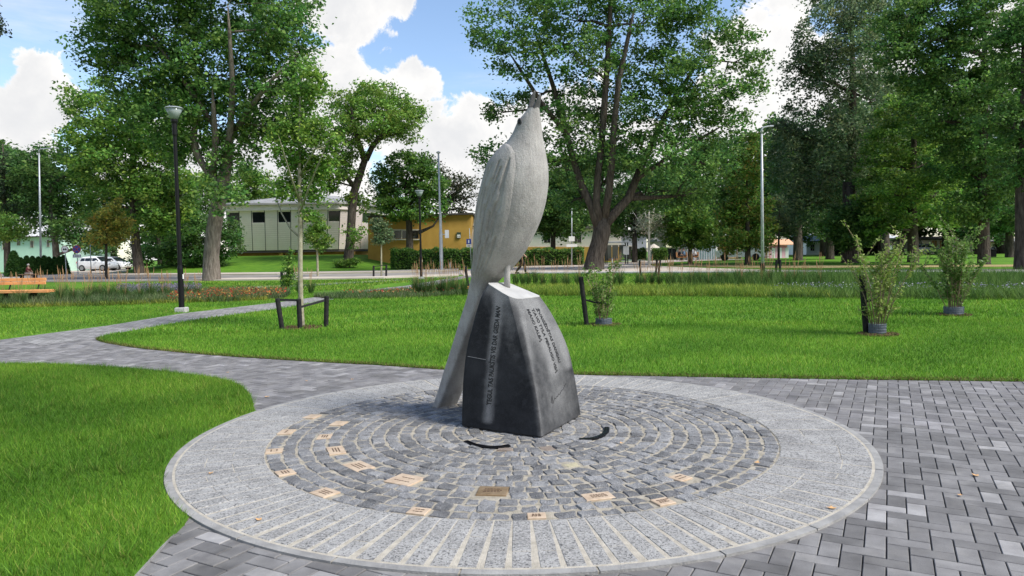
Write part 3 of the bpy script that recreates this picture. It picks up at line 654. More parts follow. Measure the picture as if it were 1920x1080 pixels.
# black lighting channels curving round the foot
M_BLACK = mat('black_metal', (.006, .006, .007), rough=.5, spec=.2)
M_LENS = mat('black_lens', (.004, .004, .005), rough=.15, spec=.5)
for pts, lab in (([(874, 832), (889, 838), (910, 842), (933, 843), (955, 840)], 'black curved ground light set in the setts before the inscribed face'), ([(1138, 806), (1136, 815), (1126, 822), (1108, 827), (1086, 828)], 'black curved ground light beside the right foot of the pedestal')):
    P = [gnd(u, v) for u, v in smooth_poly(pts, 4)]; t = thing('ground_light', lab, 'light', P[len(P)//2].xy.to_3d(), 0, 'ground lights round the pedestal'); c0 = t.location.copy()
    for nm, m_, wd, zz in (('channel', M_BLACK, .045, .024), ('lens', M_LENS, .030, .027)):
        b = MB(); prev = None
        for i, p in enumerate(P):
            d = (P[min(i+1, len(P)-1)]-P[max(i-1, 0)]); nn = Vector((-d.y, d.x, 0)).normalized()*wd/2; q = p-c0
            row = [(q.x-nn.x, q.y-nn.y, .0), (q.x-nn.x, q.y-nn.y, zz), (q.x+nn.x, q.y+nn.y, zz), (q.x+nn.x, q.y+nn.y, .0)]
            if prev: b.add(prev+row, [(0, 1, 5, 4), (1, 2, 6, 5), (2, 3, 7, 6)]+([(3, 2, 1, 0)] if i == 1 else [])+([(4, 5, 6, 7)] if i == len(P)-1 else []))
            prev = row
        b.build(nm, m_, t)

# ------------------------------------------------------------------ the bird
BD0 = 6.27
def axis_pt(u, v):
    d = ray(u, v); k = d.x/d.y; Y = BD0/(1+k); return at(u, v, Y)
# rows: pixel height, left outline, right outline, squareness, (half thickness fore-aft, half width) for the flat tail
rows_ = [(203, 990, 1011, 2), (206, 988, 1011.3, 2), (210, 985, 1011.7, 2), (216, 980, 1012.5, 2), (223, 974, 1013.5, 2), (231, 969, 1014.5, 2), (249, 961, 1016.3, 2), (268, 948, 1019, 2), (284, 932, 1022, 2), (303, 917.5, 1025.3, 2), (321, 911, 1027.4, 2), (347, 904, 1027.5, 2),
         (381, 896, 1022.6, 2), (414, 892, 1013, 2), (444, 890, 1000, 2), (470, 889, 986.5, 2.05), (486, 888, 975, 2.1), (496, 887.4, 966, 2.25), (503, 886.8, 959, 2.45), (509, 886, 953, 2.8)]
secs = []
for v, ul, ur, nn in rows_:
    c = axis_pt((ul+ur)/2, v); w = (ur-ul)/2/FPX*c.y; secs.append([c.x, c.y, c.z, 1.0515*w, .946*w, nn])
for v, ul, ta, tb, nn in [(517, 884.5, .152, .132, 2.7), (526, 882.3, .128, .112, 3.2), (540, 879.3, .105, .100, 4), (557, 876, .092, .098, 5), (600, 862.5, .086, .108, 6), (641, 850, .080, .115, 6), (700, 831.5, .070, .124, 6), (735, 821, .060, .128, 6), (764, 812, .052, .131, 6)]:
    pw = nn/(nn-1); hs = ((ta*.7071)**pw+(tb*.7071)**pw)**(1/pw); c = axis_pt(ul, v); c = axis_pt(ul+hs*FPX/c.y, v); secs.append([c.x, c.y, max(c.z, .012), ta, tb, nn])
secs = np.array(secs)
zz = secs[:, 2]; cum = np.r_[0, np.cumsum(np.abs(np.diff(zz)))]; NS2 = 150
def cr_interp(s):
    i = int(min(len(cum)-2, max(0, np.searchsorted(cum, s, 'right')-1))); k = (s-cum[i])/(cum[i+1]-cum[i])
    m = lambda j: (secs[min(j+1, len(secs)-1)]-secs[max(j-1, 0)])/max(1e-6, cum[min(j+1, len(secs)-1)]-cum[max(j-1, 0)])
    h = cum[i+1]-cum[i]; p0, p1, m0, m1 = secs[i], secs[i+1], m(i)*h, m(i+1)*h
    return (2*k**3-3*k**2+1)*p0+(k**3-2*k**2+k)*m0+(-2*k**3+3*k**2)*p1+(k**3-k**2)*m1
BF = Vector((.7071, -.7071, 0)); BR = Vector((-.7071, -.7071, 0))       # bird's front and right side
def bird_pt(th, s, off=0.0):
    x, y, z, a, b_, n_ = cr_interp(s)
    ct, st = math.cos(th), math.sin(th); r = (abs(ct)**n_+abs(st)**n_)**(-1/n_)
    p = Vector((x, y, z))+BF*(a*ct*r)+BR*(b_*st*r)
    if off: p += (BF*ct+BR*st)*off
    return p
S_OF = lambda v: float(np.interp(v, [r_[0] for r_ in rows_]+[517, 526, 540, 557, 600, 641, 700, 735, 764], cum))
bird = thing('bird_statue', 'tall pale stone songbird with upturned open beak standing on the dark pedestal', 'statue', (0, 0, 0))
NT = 72; b = MB(); ss = np.linspace(0, cum[-1], NS2)
for s in ss:
    for k in range(NT): b.v.append(tuple(bird_pt(2*math.pi*k/NT, s)))
for i in range(NS2-1):
    for k in range(NT): k2 = (k+1) % NT; b.f.append((i*NT+k, i*NT+k2, (i+1)*NT+k2, (i+1)*NT+k))
b.f.append(tuple(range(NT))); b.f.append(tuple((NS2-1)*NT+k for k in reversed(range(NT))))
o = b.build('body', M_STONE, bird); o.data.shade_smooth(); o.data.set_sharp_from_angle(angle=math.radians(42))
# wings: raised shells with cut feather lines
rw_ = random.Random(4)
def th_front(v): return math.radians(float(np.interp(v, [266, 269, 274, 281, 292, 312, 400, 455, 490, 512, 535, 560], [150, 118, 92, 72, 58, 51, 47, 48, 52, 58, 70, 84])))
strokes = []
for k in range(30):
    v0 = rw_.uniform(300, 480); t0 = rw_.uniform(60, 140); ln = rw_.uniform(35, 100); strokes.append((v0, t0, ln, rw_.uniform(-.10, .22), rw_.uniform(.0025, .0055)))
for k in range(7): strokes.append((rw_.uniform(430, 470), 62+k*13, 90, .12, .006))
for sd_, nm in ((1, 'wing'), (-1, 'wing')):
    rowsN, colsN = 220, 110; b = MB()
    for i in range(rowsN+1):
        v = 266.5+(556-266.5)*i/rowsN; s = S_OF(v); tf = th_front(v); te = math.radians(179)
        for k in range(colsN+1):
            q = k/colsN; th = tf+(te-tf)*q; edge = min(1, q*14)**.6*min(1, (v-266)/7)**.4*min(1, (557-v)/110); off = .018*edge-.004
            td = math.degrees(th)
            for (v0, t0, ln, sl, dp) in strokes:
                if v0 < v < v0+ln:
                    dd = (td-(t0+sl*(v-v0)))*.0042; fade = min(1, (v-v0)/8, (v0+ln-v)/10); off -= 6.0*dp*fade*math.exp(-(dd/.0075)**2)*min(1, edge*2)
            p = bird_pt(sd_*th, s, off); b.v.append(tuple(p))
    for i in range(rowsN):
        for k in range(colsN): b.f.append((i*(colsN+1)+k, i*(colsN+1)+k+1, (i+1)*(colsN+1)+k+1, (i+1)*(colsN+1)+k))
    b.build('wing', M_STONE, bird, smooth=True)
# beak halves, eye, leg
M_BEAK = mat('dark_cut_stone', (.055, .055, .056), (.095, .094, .093), rough=.6, scale=20, bump=.15, bscale=160)
def mandible(pts, rad, flat, name, m_):
    b = MB(); n = 14; prev = None; P = [axis_pt(u, v) for u, v in pts]
    for i, (p, r) in enumerate(zip(P, rad)):
        for k in range(n):
            a = 2*math.pi*k/n; b.v.append(tuple(p+BF*(math.cos(a)*r*flat)+BR*(math.sin(a)*r)))
    for i in range(len(P)-1):
        for k in range(n): k2 = (k+1) % n; b.f.append((i*n+k, i*n+k2, (i+1)*n+k2, (i+1)*n+k))
    b.f.append(tuple(range(n))); b.f.append(tuple((len(P)-1)*n+k for k in reversed(range(n)))); return b.build(name, m_, bird, smooth=True)
mandible([(995, 210), (996, 200), (997.5, 190), (999.5, 181), (1001.5, 174), (1003.3, 169.5)], [.044, .036, .029, .022, .014, .004], .62, 'upper_beak', M_BEAK)
mandible([(1003, 216), (1004, 207), (1006.5, 197), (1009.5, 188), (1011.8, 181), (1013.2, 176.5)], [.046, .041, .034, .026, .017, .004], .58, 'lower_beak', M_BEAK)
ep = bird_pt(math.radians(97), S_OF(231)); nrm = (BF*math.cos(math.radians(97))+BR*math.sin(math.radians(97)))
eye = MB().sphere(ep-nrm*.004, .021, 14, 10).build('eye', M_INK, bird, smooth=True)
b = MB(); tv = Vector((0, 0, 1)); tw = nrm.cross(tv)
b.tube([ep+nrm*.002+(tv*math.sin(a)+tw*math.cos(a)*.8)*.028 for a in np.linspace(0, 2*math.pi, 19)], .007, 6).build('eyelid', M_BEAK, bird, smooth=True)
lp1 = axis_pt(951, 494); lp0 = at(950.5, 538, lp1.y-.005)
MB().tube([lp1+Vector((0, 0, .05)), lp1, lp1.lerp(lp0, .5), lp0-Vector((0, 0, .04))], [.036, .030, .027, .030], 14).build('leg', M_STONE, bird, smooth=True)

# ------------------------------------------------------------------ trees
M_LEAF = mat('leaf', (1, 1, 1), rough=.5, spec=.35, attr='tone', transl=.46)
M_BARK = mat('bark', (.045, .037, .031), (.13, .11, .09), rough=.95, scale=5, detail=10, bump=1.0, bscale=11, spec=.1, stretch=(2.0, 2.0, .35), bdist=.12)
M_BARKP = mat('pale_bark', (.11, .092, .076), (.25, .215, .18), rough=.95, scale=5, detail=10, bump=1.0, bscale=11, spec=.1, stretch=(2.0, 2.0, .35), bdist=.10)
M_BARKY = mat('young_bark', (.22, .20, .13), (.36, .34, .25), rough=.9, scale=14, detail=6, bump=.4, bscale=60, spec=.15)
def leaf_mesh(name, C, size, cols, rng, wts=None, up=.5, asp=.62, m=None, tone=None):
    n = len(C); d = rng.normal(size=(n, 3)); d[:, 2] *= .6; d /= np.linalg.norm(d, axis=1)[:, None]
    nn = rng.normal(size=(n, 3)); nn[:, 2] += up*2; w = np.cross(d, nn); w /= np.maximum(1e-6, np.linalg.norm(w, axis=1))[:, None]; nr = np.cross(w, d)
    L = size*1.02*rng.uniform(.6, 1.35, n)[:, None]
    V = np.empty((n, 4, 3)); V[:, 0] = C-d*L*.5; V[:, 1] = C+w*L*asp*.5+nr*L*.10; V[:, 2] = C+d*L*.5; V[:, 3] = C-w*L*asp*.5+nr*L*.10
    cc = np.array(cols)[rng.choice(len(cols), n, p=wts)]*rng.uniform(.78, 1.25, (n, 1))
    if tone is not None: cc = cc*tone
    return np_mesh(name, V.reshape(-1, 3), np.arange(4*n).reshape(n, 4), m or M_LEAF, np.repeat(cc, 4, 0))
def lobe_leaves(lobes, n, rng, clump=.5, per=34, inner=.35, zflat=.65, drop=.0):
    """lobes: list of (centre Vector, (rx,ry,rz)). Returns leaf centres and clump centres per lobe."""
    wt = np.array([(r[0]*r[1]*r[2])**.72 for _, r in lobes]); wt /= wt.sum(); out = []; cl = []; tn = []
    for (c, r), w in zip(lobes, wt):
        k = max(4, int(n*w/per)); d = rng.normal(size=(k, 3)); d /= np.linalg.norm(d, axis=1)[:, None]; rad = (inner+(1-inner)*rng.uniform(0, 1, k)**.6)[:, None]
        P = np.array(c)+d*rad*np.array(r); cl.append(P); cs = clump*rng.uniform(.6, 1.35, k)
        m = rng.poisson(per, k); idx = np.repeat(np.arange(k), m); q = rng.normal(size=(len(idx), 3))*.5; q[:, 2] *= zflat
        X = P[idx]+q*cs[idx][:, None]; X[:, 2] -= drop*np.hypot(q[:, 0], q[:, 1])*cs[idx]; out.append(X)
        tk = rng.uniform(.82, 1.45, k); tn.append(np.stack([tk*rng.uniform(.85, 1.25, k), tk, tk*rng.uniform(.9, 1.1, k)], 1)[idx])
    return np.concatenate(out), cl, np.concatenate(tn)
G_MAPLE = [(0.0698, 0.168, 0.037), (0.1015, 0.2174, 0.0462), (0.1507, 0.2776, 0.0594), (0.0476, 0.123, 0.0304)]
G_DARK = [(0.0461, 0.1186, 0.0303), (0.0692, 0.156, 0.0358), (0.1021, 0.2028, 0.0468)]
G_LIGHT = [(0.1067, 0.2208, 0.0339), (0.1525, 0.276, 0.0424), (0.0762, 0.1724, 0.0303), (0.1983, 0.3036, 0.0605)]
G_GREY = [(0.1098, 0.1726, 0.0853), (0.1525, 0.2174, 0.1073), (0.0793, 0.135, 0.0688), (0.183, 0.24, 0.1032)]
G_OCHRE = [(0.34, 0.24, 0.0525), (0.238, 0.224, 0.0525), (0.442, 0.272, 0.06), (0.153, 0.192, 0.045)]
G_FRESH = [(0.0983, 0.2196, 0.0354), (0.1507, 0.2855, 0.0455), (0.2062, 0.3367, 0.0607), (0.0666, 0.1582, 0.0304)]
def px_tree(name, label, base, trunk, lobes, leaves, leaf, cols, limbs=(), group=None, Y=None, seed=1, bark=None, clump=.5, inner=.35, twigs=6, per=34, up=.5, zflat=.65, drop=0, autolimb=True, sides=10, cat='tree', parts=True):
    rng = np.random.default_rng(seed); rr = random.Random(seed)
    g = gnd(*base) if Y is None else Vector((at(base[0], base[1], Y).x, Y, terrain(at(base[0], base[1], Y).x, Y)))
    Yb = g.y; t = thing(name, label, cat, g, 0, group)
    def P(u, v, dy=0): return at(u, v, Yb+dy)-g
    k = Yb/FPX
    LB = []
    for lb in lobes:
        u, v, ru, rv = lb[:4]; dy = lb[4] if len(lb) > 4 else rr.uniform(-.5, .5)*ru*k
        LB.append((P(u, v, dy), (ru*k, (lb[5] if len(lb) > 5 else ru)*k, rv*k)))
    X, cl, tn = lobe_leaves(LB, int(leaves*1.25), rng, clump*1.0, int(per*(1.9 if leaves > 7000 else 1.2)), inner, zflat, drop)
    kp = X[:, 2] > .05; X = X[kp]; tn = tn[kp]
    link('crown', leaf_mesh('crown', X, leaf, cols, rng, up=up, tone=tn), t)
    b = MB(); skel = []
    tp = [P(u, v) for u, v, r in trunk]; tr = [r*k for u, v, r in trunk]; tp[0].z = min(tp[0].z, -.05)
    flare = [tp[0]-Vector((0, 0, .1)), tp[0]+(tp[1]-tp[0])*.06]+tp[1:]; fr = [tr[0]*1.5, tr[0]*1.12]+tr[1:]
    b.tube(flare, fr, sides+4); skel += list(zip(tp, tr))
    for i in range(len(tp)-1): skel += [(tp[i].lerp(tp[i+1], q), tr[i]+(tr[i+1]-tr[i])*q) for q in (.33, .66)]
    for lm in limbs:
        dys = np.linspace(0, rr.uniform(-.8, .8)*3, len(lm)); lp = [P(u, v, dy) for (u, v, r), dy in zip(lm, dys)]; lr = [r*k for u, v, r in lm]; lp.append(lp[-1]+(lp[-1]-lp[-2])*.5); lr.append(lr[-1]*.15)
        b.tube(lp, lr, sides); skel += list(zip(lp, lr))
        for i in range(len(lp)-1): skel += [(lp[i].lerp(lp[i+1], .5), (lr[i]+lr[i+1])/2)]
    if autolimb:
        for (c, r), cc in zip(LB, cl):
            src = [s for s in skel if s[0].z < c.z+r[2]*.2] or skel
            s0, r0 = min(src, key=lambda s: (s[0]-c).length+.6*max(0, s[0].z-c.z+r[2]*.4))
            e = c-Vector((0, 0, r[2]*.15)); mid = s0.lerp(e, .5)+Vector((rr.uniform(-.1, .1), rr.uniform(-.1, .1), rr.uniform(-.05, .15)))*(e-s0).length
            r1 = min(r0*.7, .035*(e-s0).length+.02); b.tube([s0, mid, e], [r1, r1*.75, r1*.45], 6)
            for q in range(min(twigs, len(cc))):
                tgt = Vector(cc[rr.randrange(len(cc))]); st = mid.lerp(e, rr.uniform(.2, 1)); m2 = st.lerp(tgt, .55)+Vector((0, 0, .08*(tgt-st).length))
                b.tube([st, m2, tgt], [r1*.38, r1*.24, r1*.08], 5, caps=False)
    b.build('trunk', bark or M_BARK, t, smooth=True)
    return t

# --- the two great maples and their neighbours (outlines in photograph pixels)
px_tree('maple_tree', 'tall spreading maple with knotted grey trunk beside the flower bed', (397, 526),
        [(397, 526, 15), (396, 480, 14), (401, 430, 13.5), (408, 390, 13), (416, 350, 12), (425, 310, 10), (431, 270, 9)],
        [(300, 60, 120, 70), (420, 20, 130, 75), (520, 60, 75, 75), (220, 30, 75, 40), (215, 95, 70, 35), (290, 140, 100, 60), (420, 130, 120, 75), (520, 160, 75, 70), (300, 215, 95, 55), (410, 225, 105, 60), (500, 235, 70, 50),
         (350, -60, 130, 60), (470, -50, 100, 55), (440, 300, 55, 32), (340, 275, 70, 35), (412, 365, 42, 34, -1.5), (180, 60, 30, 20), (560, 100, 35, 40), (560, 10, 40, 40), (375, 185, 60, 40, 3)],
        52000, .21, G_MAPLE, limbs=[[(414, 352, 9), (396, 330, 7.5), (378, 305, 6.5), (366, 280, 6.5), (363, 255, 6), (370, 215, 4.5)], [(398, 332, 6), (402, 300, 6.5), (404, 265, 6), (400, 200, 4)], [(424, 315, 8), (432, 240, 6), (436, 160, 5), (430, 60, 3)], [(431, 260, 6), (470, 200, 4.5), (510, 150, 3)], [(404, 240, 5), (350, 160, 4), (300, 90, 3)]],
        seed=2, bark=M_BARKP, clump=.62, inner=.3, per=30)
px_tree('maple_tree', 'huge old maple with several dark stems leaning from one trunk by the street mouth', (1113, 504),
        [(1113, 504, 18), (1117, 478, 16.5), (1124, 455, 16), (1129, 432, 16.5), (1131, 418, 13), (1133, 404, 6)],
        [(960, 40, 85, 60), (1080, 30, 100, 60), (1200, 40, 100, 65), (1320, 50, 85, 60), (1390, 110, 55, 55), (980, 120, 60, 45), (1090, 110, 85, 55), (1210, 130, 95, 55), (1310, 150, 90, 60), (1370, 200, 55, 45),
         (1120, 200, 90, 55), (1230, 215, 85, 55), (1320, 235, 80, 50), (1060, 235, 70, 50), (1140, 285, 85, 45), (1250, 290, 85, 45), (1060, 310, 60, 45), (1330, 300, 60, 40), (930, 290, 45, 32, 2), (950, 205, 45, 30, 2), (1000, 180, 40, 35, 3),
         (1080, 370, 60, 40, 4), (1210, 365, 75, 42, 4), (1290, 360, 60, 40, 3), (1150, -40, 120, 40), (1280, -30, 90, 40), (1020, -30, 80, 35), (910, 70, 30, 25), (1420, 150, 25, 35)],
        52000, .22, G_MAPLE, limbs=[[(1122, 425, 10), (1108, 385, 7.5), (1090, 345, 6.5), (1075, 300, 6), (1062, 250, 6), (1040, 170, 4.5), (1010, 80, 3)], [(1127, 420, 9), (1118, 380, 7), (1121, 330, 6.5), (1128, 270, 6), (1133, 200, 6), (1140, 100, 5), (1145, 0, 3.5)],
               [(1132, 415, 8), (1142, 360, 7), (1148, 290, 6.5), (1152, 230, 5.5), (1160, 150, 5), (1180, 60, 3.5)], [(1133, 420, 12), (1152, 400, 9), (1178, 372, 8), (1195, 330, 7), (1212, 290, 6), (1248, 215, 5), (1300, 130, 3.5)], [(1062, 250, 5), (1020, 200, 4), (975, 130, 3)], [(1195, 335, 4.5), (1260, 290, 3.5), (1330, 250, 2.5)]],
        seed=3, Y=46, clump=.66, inner=.3, per=30)
px_tree('leafy_tree', 'broad green tree crowding behind the yellowing sapling and the white car', (262, 511), [(262, 511, 9), (256, 470, 8), (252, 420, 7), (250, 330, 6), (248, 260, 4)],
        [(200, 240, 80, 55), (270, 230, 80, 60), (160, 300, 60, 50), (230, 310, 85, 55), (305, 320, 60, 60), (270, 390, 75, 50), (320, 410, 50, 45), (195, 385, 50, 40), (150, 215, 40, 30), (165, 170, 40, 30), (340, 360, 35, 40)], 26000, .24, G_FRESH, seed=4, Y=52, clump=.7, per=30)
px_tree('leafy_tree', 'rounded dark green tree with pale slanting trunk by the mint house', (107, 497), [(107, 497, 6), (104, 460, 5.5), (100, 430, 5), (95, 350, 4)],
        [(100, 320, 70, 45), (60, 350, 40, 45), (140, 360, 60, 50), (90, 400, 60, 45), (150, 420, 55, 45), (60, 300, 35, 25), (150, 290, 50, 35), (175, 455, 40, 30)], 17000, .27, G_DARK, seed=5, Y=62, bark=M_BARKP, clump=.75, per=30)
px_tree('young_tree', 'small tree with yellow-brown autumn leaves near the white car', (199, 513), [(199, 513, 2.6), (199, 480, 2.4), (199, 450, 2.2), (200, 410, 1.6), (203, 385, 1)],
        [(200, 430, 40, 26), (185, 410, 25, 16), (225, 420, 25, 20), (205, 395, 25, 15), (190, 450, 30, 14), (215, 448, 28, 16), (222, 380, 12, 10)], 4000, .16, [(.40, .36, .07), (.28, .30, .06), (.46, .36, .07), (.16, .22, .05)], seed=6, Y=44, clump=.35, per=16, inner=.1)
px_tree('pine_tree', 'slender pine with bare lower trunk in front of the mint house', (12, 505), [(12, 505, 4), (11, 440, 3.6), (9, 380, 3), (7, 320, 2), (5, 270, 1)],
        [(5, 290, 14, 14), (2, 320, 20, 14), (14, 345, 18, 12), (-4, 365, 20, 14), (18, 390, 16, 12), (5, 410, 24, 12)], 5000, .16, [(.045, .085, .04), (.03, .06, .03), (.07, .10, .05)], seed=7, Y=62, clump=.5, per=24, inner=.1)
px_tree('young_tree', 'low yellowish-green tree with twin stems by the hedge of thujas', (16, 506), [(17, 506, 2.6), (17, 470, 2.2), (18, 440, 1.6)], [(15, 430, 36, 20), (-20, 440, 40, 24), (30, 440, 20, 14), (5, 412, 25, 12)], 5000, .18, G_LIGHT, seed=8, Y=56, clump=.4, per=24)
px_tree('willow_bush', 'dense feathery bush pressing against the end of the panelled building', (392, 508), [(392, 508, 6), (392, 470, 5), (396, 440, 4)],
        [(375, 440, 40, 40), (410, 450, 45, 40), (350, 460, 35, 40), (330, 480, 35, 28), (430, 430, 25, 32), (385, 480, 50, 25), (360, 415, 30, 20), (290, 480, 45, 25)], 14000, .2, G_DARK, seed=9, Y=57, clump=.5, per=30, cat='bush')
px_tree('leafy_tree', 'sunlit yellow-green tree showing above the roof behind the panelled building', (455, 480), [(455, 480, 7), (455, 430, 6), (455, 380, 4)], [(440, 350, 60, 35), (490, 355, 40, 30), (390, 350, 45, 30), (470, 330, 35, 20), (400, 385, 45, 22)], 10000, .3, G_LIGHT, seed=10, Y=84, clump=.8, per=30)
px_tree('leafy_tree', 'bright green tree with forked open limbs in front of the panelled building', (652, 489), [(652, 489, 9), (656, 460, 8.5), (658, 430, 8), (660, 395, 8), (664, 360, 7.5), (674, 330, 7), (684, 300, 6)],
        [(700, 192, 72, 34), (652, 205, 46, 34), (752, 210, 46, 32), (690, 232, 80, 34), (764, 245, 34, 26), (648, 262, 54, 36), (640, 315, 45, 32), (618, 345, 30, 24), (690, 175, 35, 18), (720, 250, 40, 18, 2), (662, 378, 36, 18), (665, 445, 22, 18, -2), (590, 330, 30, 35), (770, 215, 25, 20)],
        19000, .22, G_LIGHT+G_FRESH[1:3], limbs=[[(684, 305, 6), (676, 275, 5), (664, 245, 4), (660, 215, 2.5)], [(686, 300, 6), (698, 275, 5), (715, 255, 4.5), (742, 225, 2.5)], [(664, 350, 5), (640, 320, 3.5), (620, 300, 2)]], seed=12, Y=58, clump=.62, per=22, inner=.15)
px_tree('leafy_tree', 'round green tree shading the ochre wall windows', (768, 480), [(768, 480, 7), (768, 450, 6.5), (767, 420, 6), (765, 390, 5)], [(765, 310, 45, 30), (725, 340, 35, 35), (800, 345, 40, 35), (760, 365, 50, 32), (810, 385, 28, 25), (730, 385, 30, 22), (770, 400, 40, 18), (800, 320, 22, 18)], 14000, .24, G_DARK+G_FRESH[:2],
        limbs=[[(768, 440, 5), (790, 434, 3.5), (812, 424, 2), (822, 410, 1.2)]], seed=13, Y=60, clump=.55, per=28)
px_tree('thin_tree', 'thin-leaved tree with dark bare branches above the ochre wall', (838, 460), [(836, 470, 5), (835, 420, 4.5), (836, 385, 4)], [(850, 345, 40, 18), (870, 370, 28, 18), (825, 330, 22, 18), (885, 345, 14, 14), (840, 372, 30, 14), (860, 395, 25, 10), (812, 305, 16, 14)], 2400, .24, [(.05, .075, .03), (.08, .08, .04), (.035, .06, .025)],
        limbs=[[(836, 390, 3.5), (852, 365, 3), (868, 345, 2), (885, 335, 1)], [(836, 390, 3), (828, 355, 2.2), (822, 320, 1.2)], [(850, 368, 2), (872, 372, 1.5), (890, 368, 1)], [(836, 395, 2.5), (860, 390, 1.6), (884, 395, 1)]], seed=14, Y=68, clump=.6, per=9, inner=.1, twigs=9)
# young staked tree in the foreground lawn
px_tree('young_tree', 'slender young tree with mottled trunk held by a three-post frame', (566, 613), [(566, 613, 5), (564, 560, 4.6), (563, 500, 4.4), (563, 430, 4.2), (562, 360, 3.6), (561, 290, 2.8), (562, 210, 2), (565, 150, 1)],
        [(560, 190, 32, 42), (588, 165, 22, 32), (538, 240, 32, 36), (588, 250, 34, 42), (555, 300, 42, 36), (520, 275, 22, 26), (600, 310, 30, 32), (540, 350, 34, 28), (588, 365, 26, 24), (580, 130, 16, 20), (622, 270, 16, 18), (575, 400, 14, 12)], 8500, .075, G_LIGHT[:3]+G_FRESH[1:3], seed=15,
        limbs=[[(562, 445, 1.8), (545, 430, 1.6), (528, 400, 1.3), (512, 355, 1), (504, 330, .6)], [(562, 400, 2), (580, 350, 1.6), (600, 300, 1)], [(562, 380, 2), (545, 330, 1.5), (530, 280, 1)], [(562, 330, 1.8), (590, 280, 1.3), (620, 262, .8)], [(562, 270, 1.5), (545, 230, 1), (535, 200, .6)]], bark=M_BARKY, clump=.20, per=13, inner=.05, twigs=8)
px_tree('young_tree', 'staked sapling with leafy pointed crown on the road edge before the panelled wall', (596, 518), [(596, 518, 2), (595, 480, 1.9), (594, 450, 1.6), (594, 410, 1)], [(595, 425, 20, 16), (592, 445, 24, 16), (600, 462, 18, 10), (594, 408, 10, 12), (615, 450, 10, 8)], 2600, .15, G_LIGHT, seed=16, bark=M_BARKY, clump=.25, per=16, inner=.1)
px_tree('young_tree', 'sapling with dense rounded grey-green crown on a thin pale stem and two-post frame', (715, 520), [(715, 520, 1.6), (715, 490, 1.5), (715, 460, 1.4), (715, 420, 1)], [(715, 432, 18, 22), (706, 420, 12, 12), (724, 440, 12, 14), (714, 450, 16, 10)], 3600, .12, G_GREY+[(.04, .09, .03)], seed=17, bark=M_BARKY, clump=.22, per=18, inner=.1)
# right-hand park
px_tree('dark_tree', 'dark shady tree standing behind the clipped hedge near the thin sign pole', (1037, 482), [(1037, 486, 5), (1037, 450, 4.5), (1040, 420, 4)], [(1040, 380, 45, 40), (1010, 400, 40, 40), (1070, 410, 40, 35), (1030, 330, 40, 35), (1075, 350, 40, 40), (1050, 430, 45, 18)], 15000, .26, G_DARK, seed=18, Y=64, clump=.7, per=30)
px_tree('dark_tree', 'dark spreading tree behind the old maple trunk', (1190, 484), [(1190, 486, 5), (1190, 450, 4.5), (1190, 420, 4)], [(1190, 390, 60, 40), (1140, 400, 45, 35), (1240, 400, 45, 40), (1200, 330, 60, 40), (1270, 350, 50, 40), (1180, 430, 50, 18)], 15000, .28, G_DARK, seed=19, Y=70, clump=.75, per=30)
px_tree('young_tree', 'silvery sapling with sparse whitish leaves by the clipped planters', (1217, 497), [(1217, 497, 2.6), (1217, 460, 2.4), (1217, 430, 2), (1217, 395, 1.2)], [(1217, 410, 26, 26), (1205, 425, 20, 20), (1232, 420, 20, 22), (1217, 385, 14, 14), (1240, 440, 14, 10)], 1500, .15, [(.30, .33, .24), (.20, .25, .16), (.38, .40, .30)], seed=20, bark=mat('silver_bark', (.45, .43, .38), (.6, .58, .52), rough=.8), clump=.3, per=7, inner=.05, twigs=14, limbs=[[(1217, 440, 1.4), (1205, 425, 1), (1192, 405, .6)], [(1217, 440, 1.4), (1230, 422, 1), (1243, 402, .6)], [(1217, 430, 1.4), (1211, 405, 1), (1206, 385, .6)], [(1217, 430, 1.4), (1225, 400, 1), (1229, 382, .6)]])
px_tree('leafy_tree', 'low leafy street tree with short trunk in the verge before the glass kiosk', (1294, 493), [(1294, 493, 4.5), (1294, 470, 4), (1294, 440, 3.5), (1294, 400, 2.5)], [(1290, 410, 55, 35), (1255, 430, 35, 28), (1325, 435, 35, 28), (1285, 375, 38, 25), (1300, 450, 50, 18)], 12000, .22, G_FRESH, seed=21, Y=58, clump=.5, per=28)
px_tree('leafy_tree', 'cone-shaped leafy tree with dark stem beside the grey street lamp', (1402, 498), [(1402, 498, 5.5), (1402, 470, 5), (1402, 430, 4), (1400, 350, 2.5)], [(1400, 430, 52, 32), (1370, 450, 35, 24), (1425, 450, 25, 22), (1400, 385, 45, 32), (1395, 335, 35, 32), (1405, 295, 25, 26), (1370, 400, 30, 25), (1405, 262, 14, 18)], 15000, .2, G_FRESH+G_OCHRE[1:2], seed=22, Y=52, clump=.5, per=28)
px_tree('young_tree', 'pale grey-green sapling between the street lamp and the pink stall', (1460, 497), [(1460, 498, 2.2), (1460, 460, 2), (1460, 420, 1.3)], [(1458, 410, 26, 26), (1475, 430, 20, 18), (1445, 435, 16, 14), (1460, 380, 14, 16), (1485, 420, 14, 14)], 3000, .16, G_GREY, seed=23, Y=54, clump=.3, per=14, inner=.1)
def tall(name, label, u, vb, r, lobes, n, cols, seed, Y, leaf=.24, **kw):
    top = min(l[1] for l in lobes)
    return px_tree(name, label, (u, vb), [(u, vb, r), (u, vb-60, r*.9), (u-2, vb-150, r*.8), (u+2, (vb+top)/2-60, r*.55), (u, max(top+20, -80), r*.25)], lobes, n, leaf, cols, seed=seed, Y=Y, **kw)
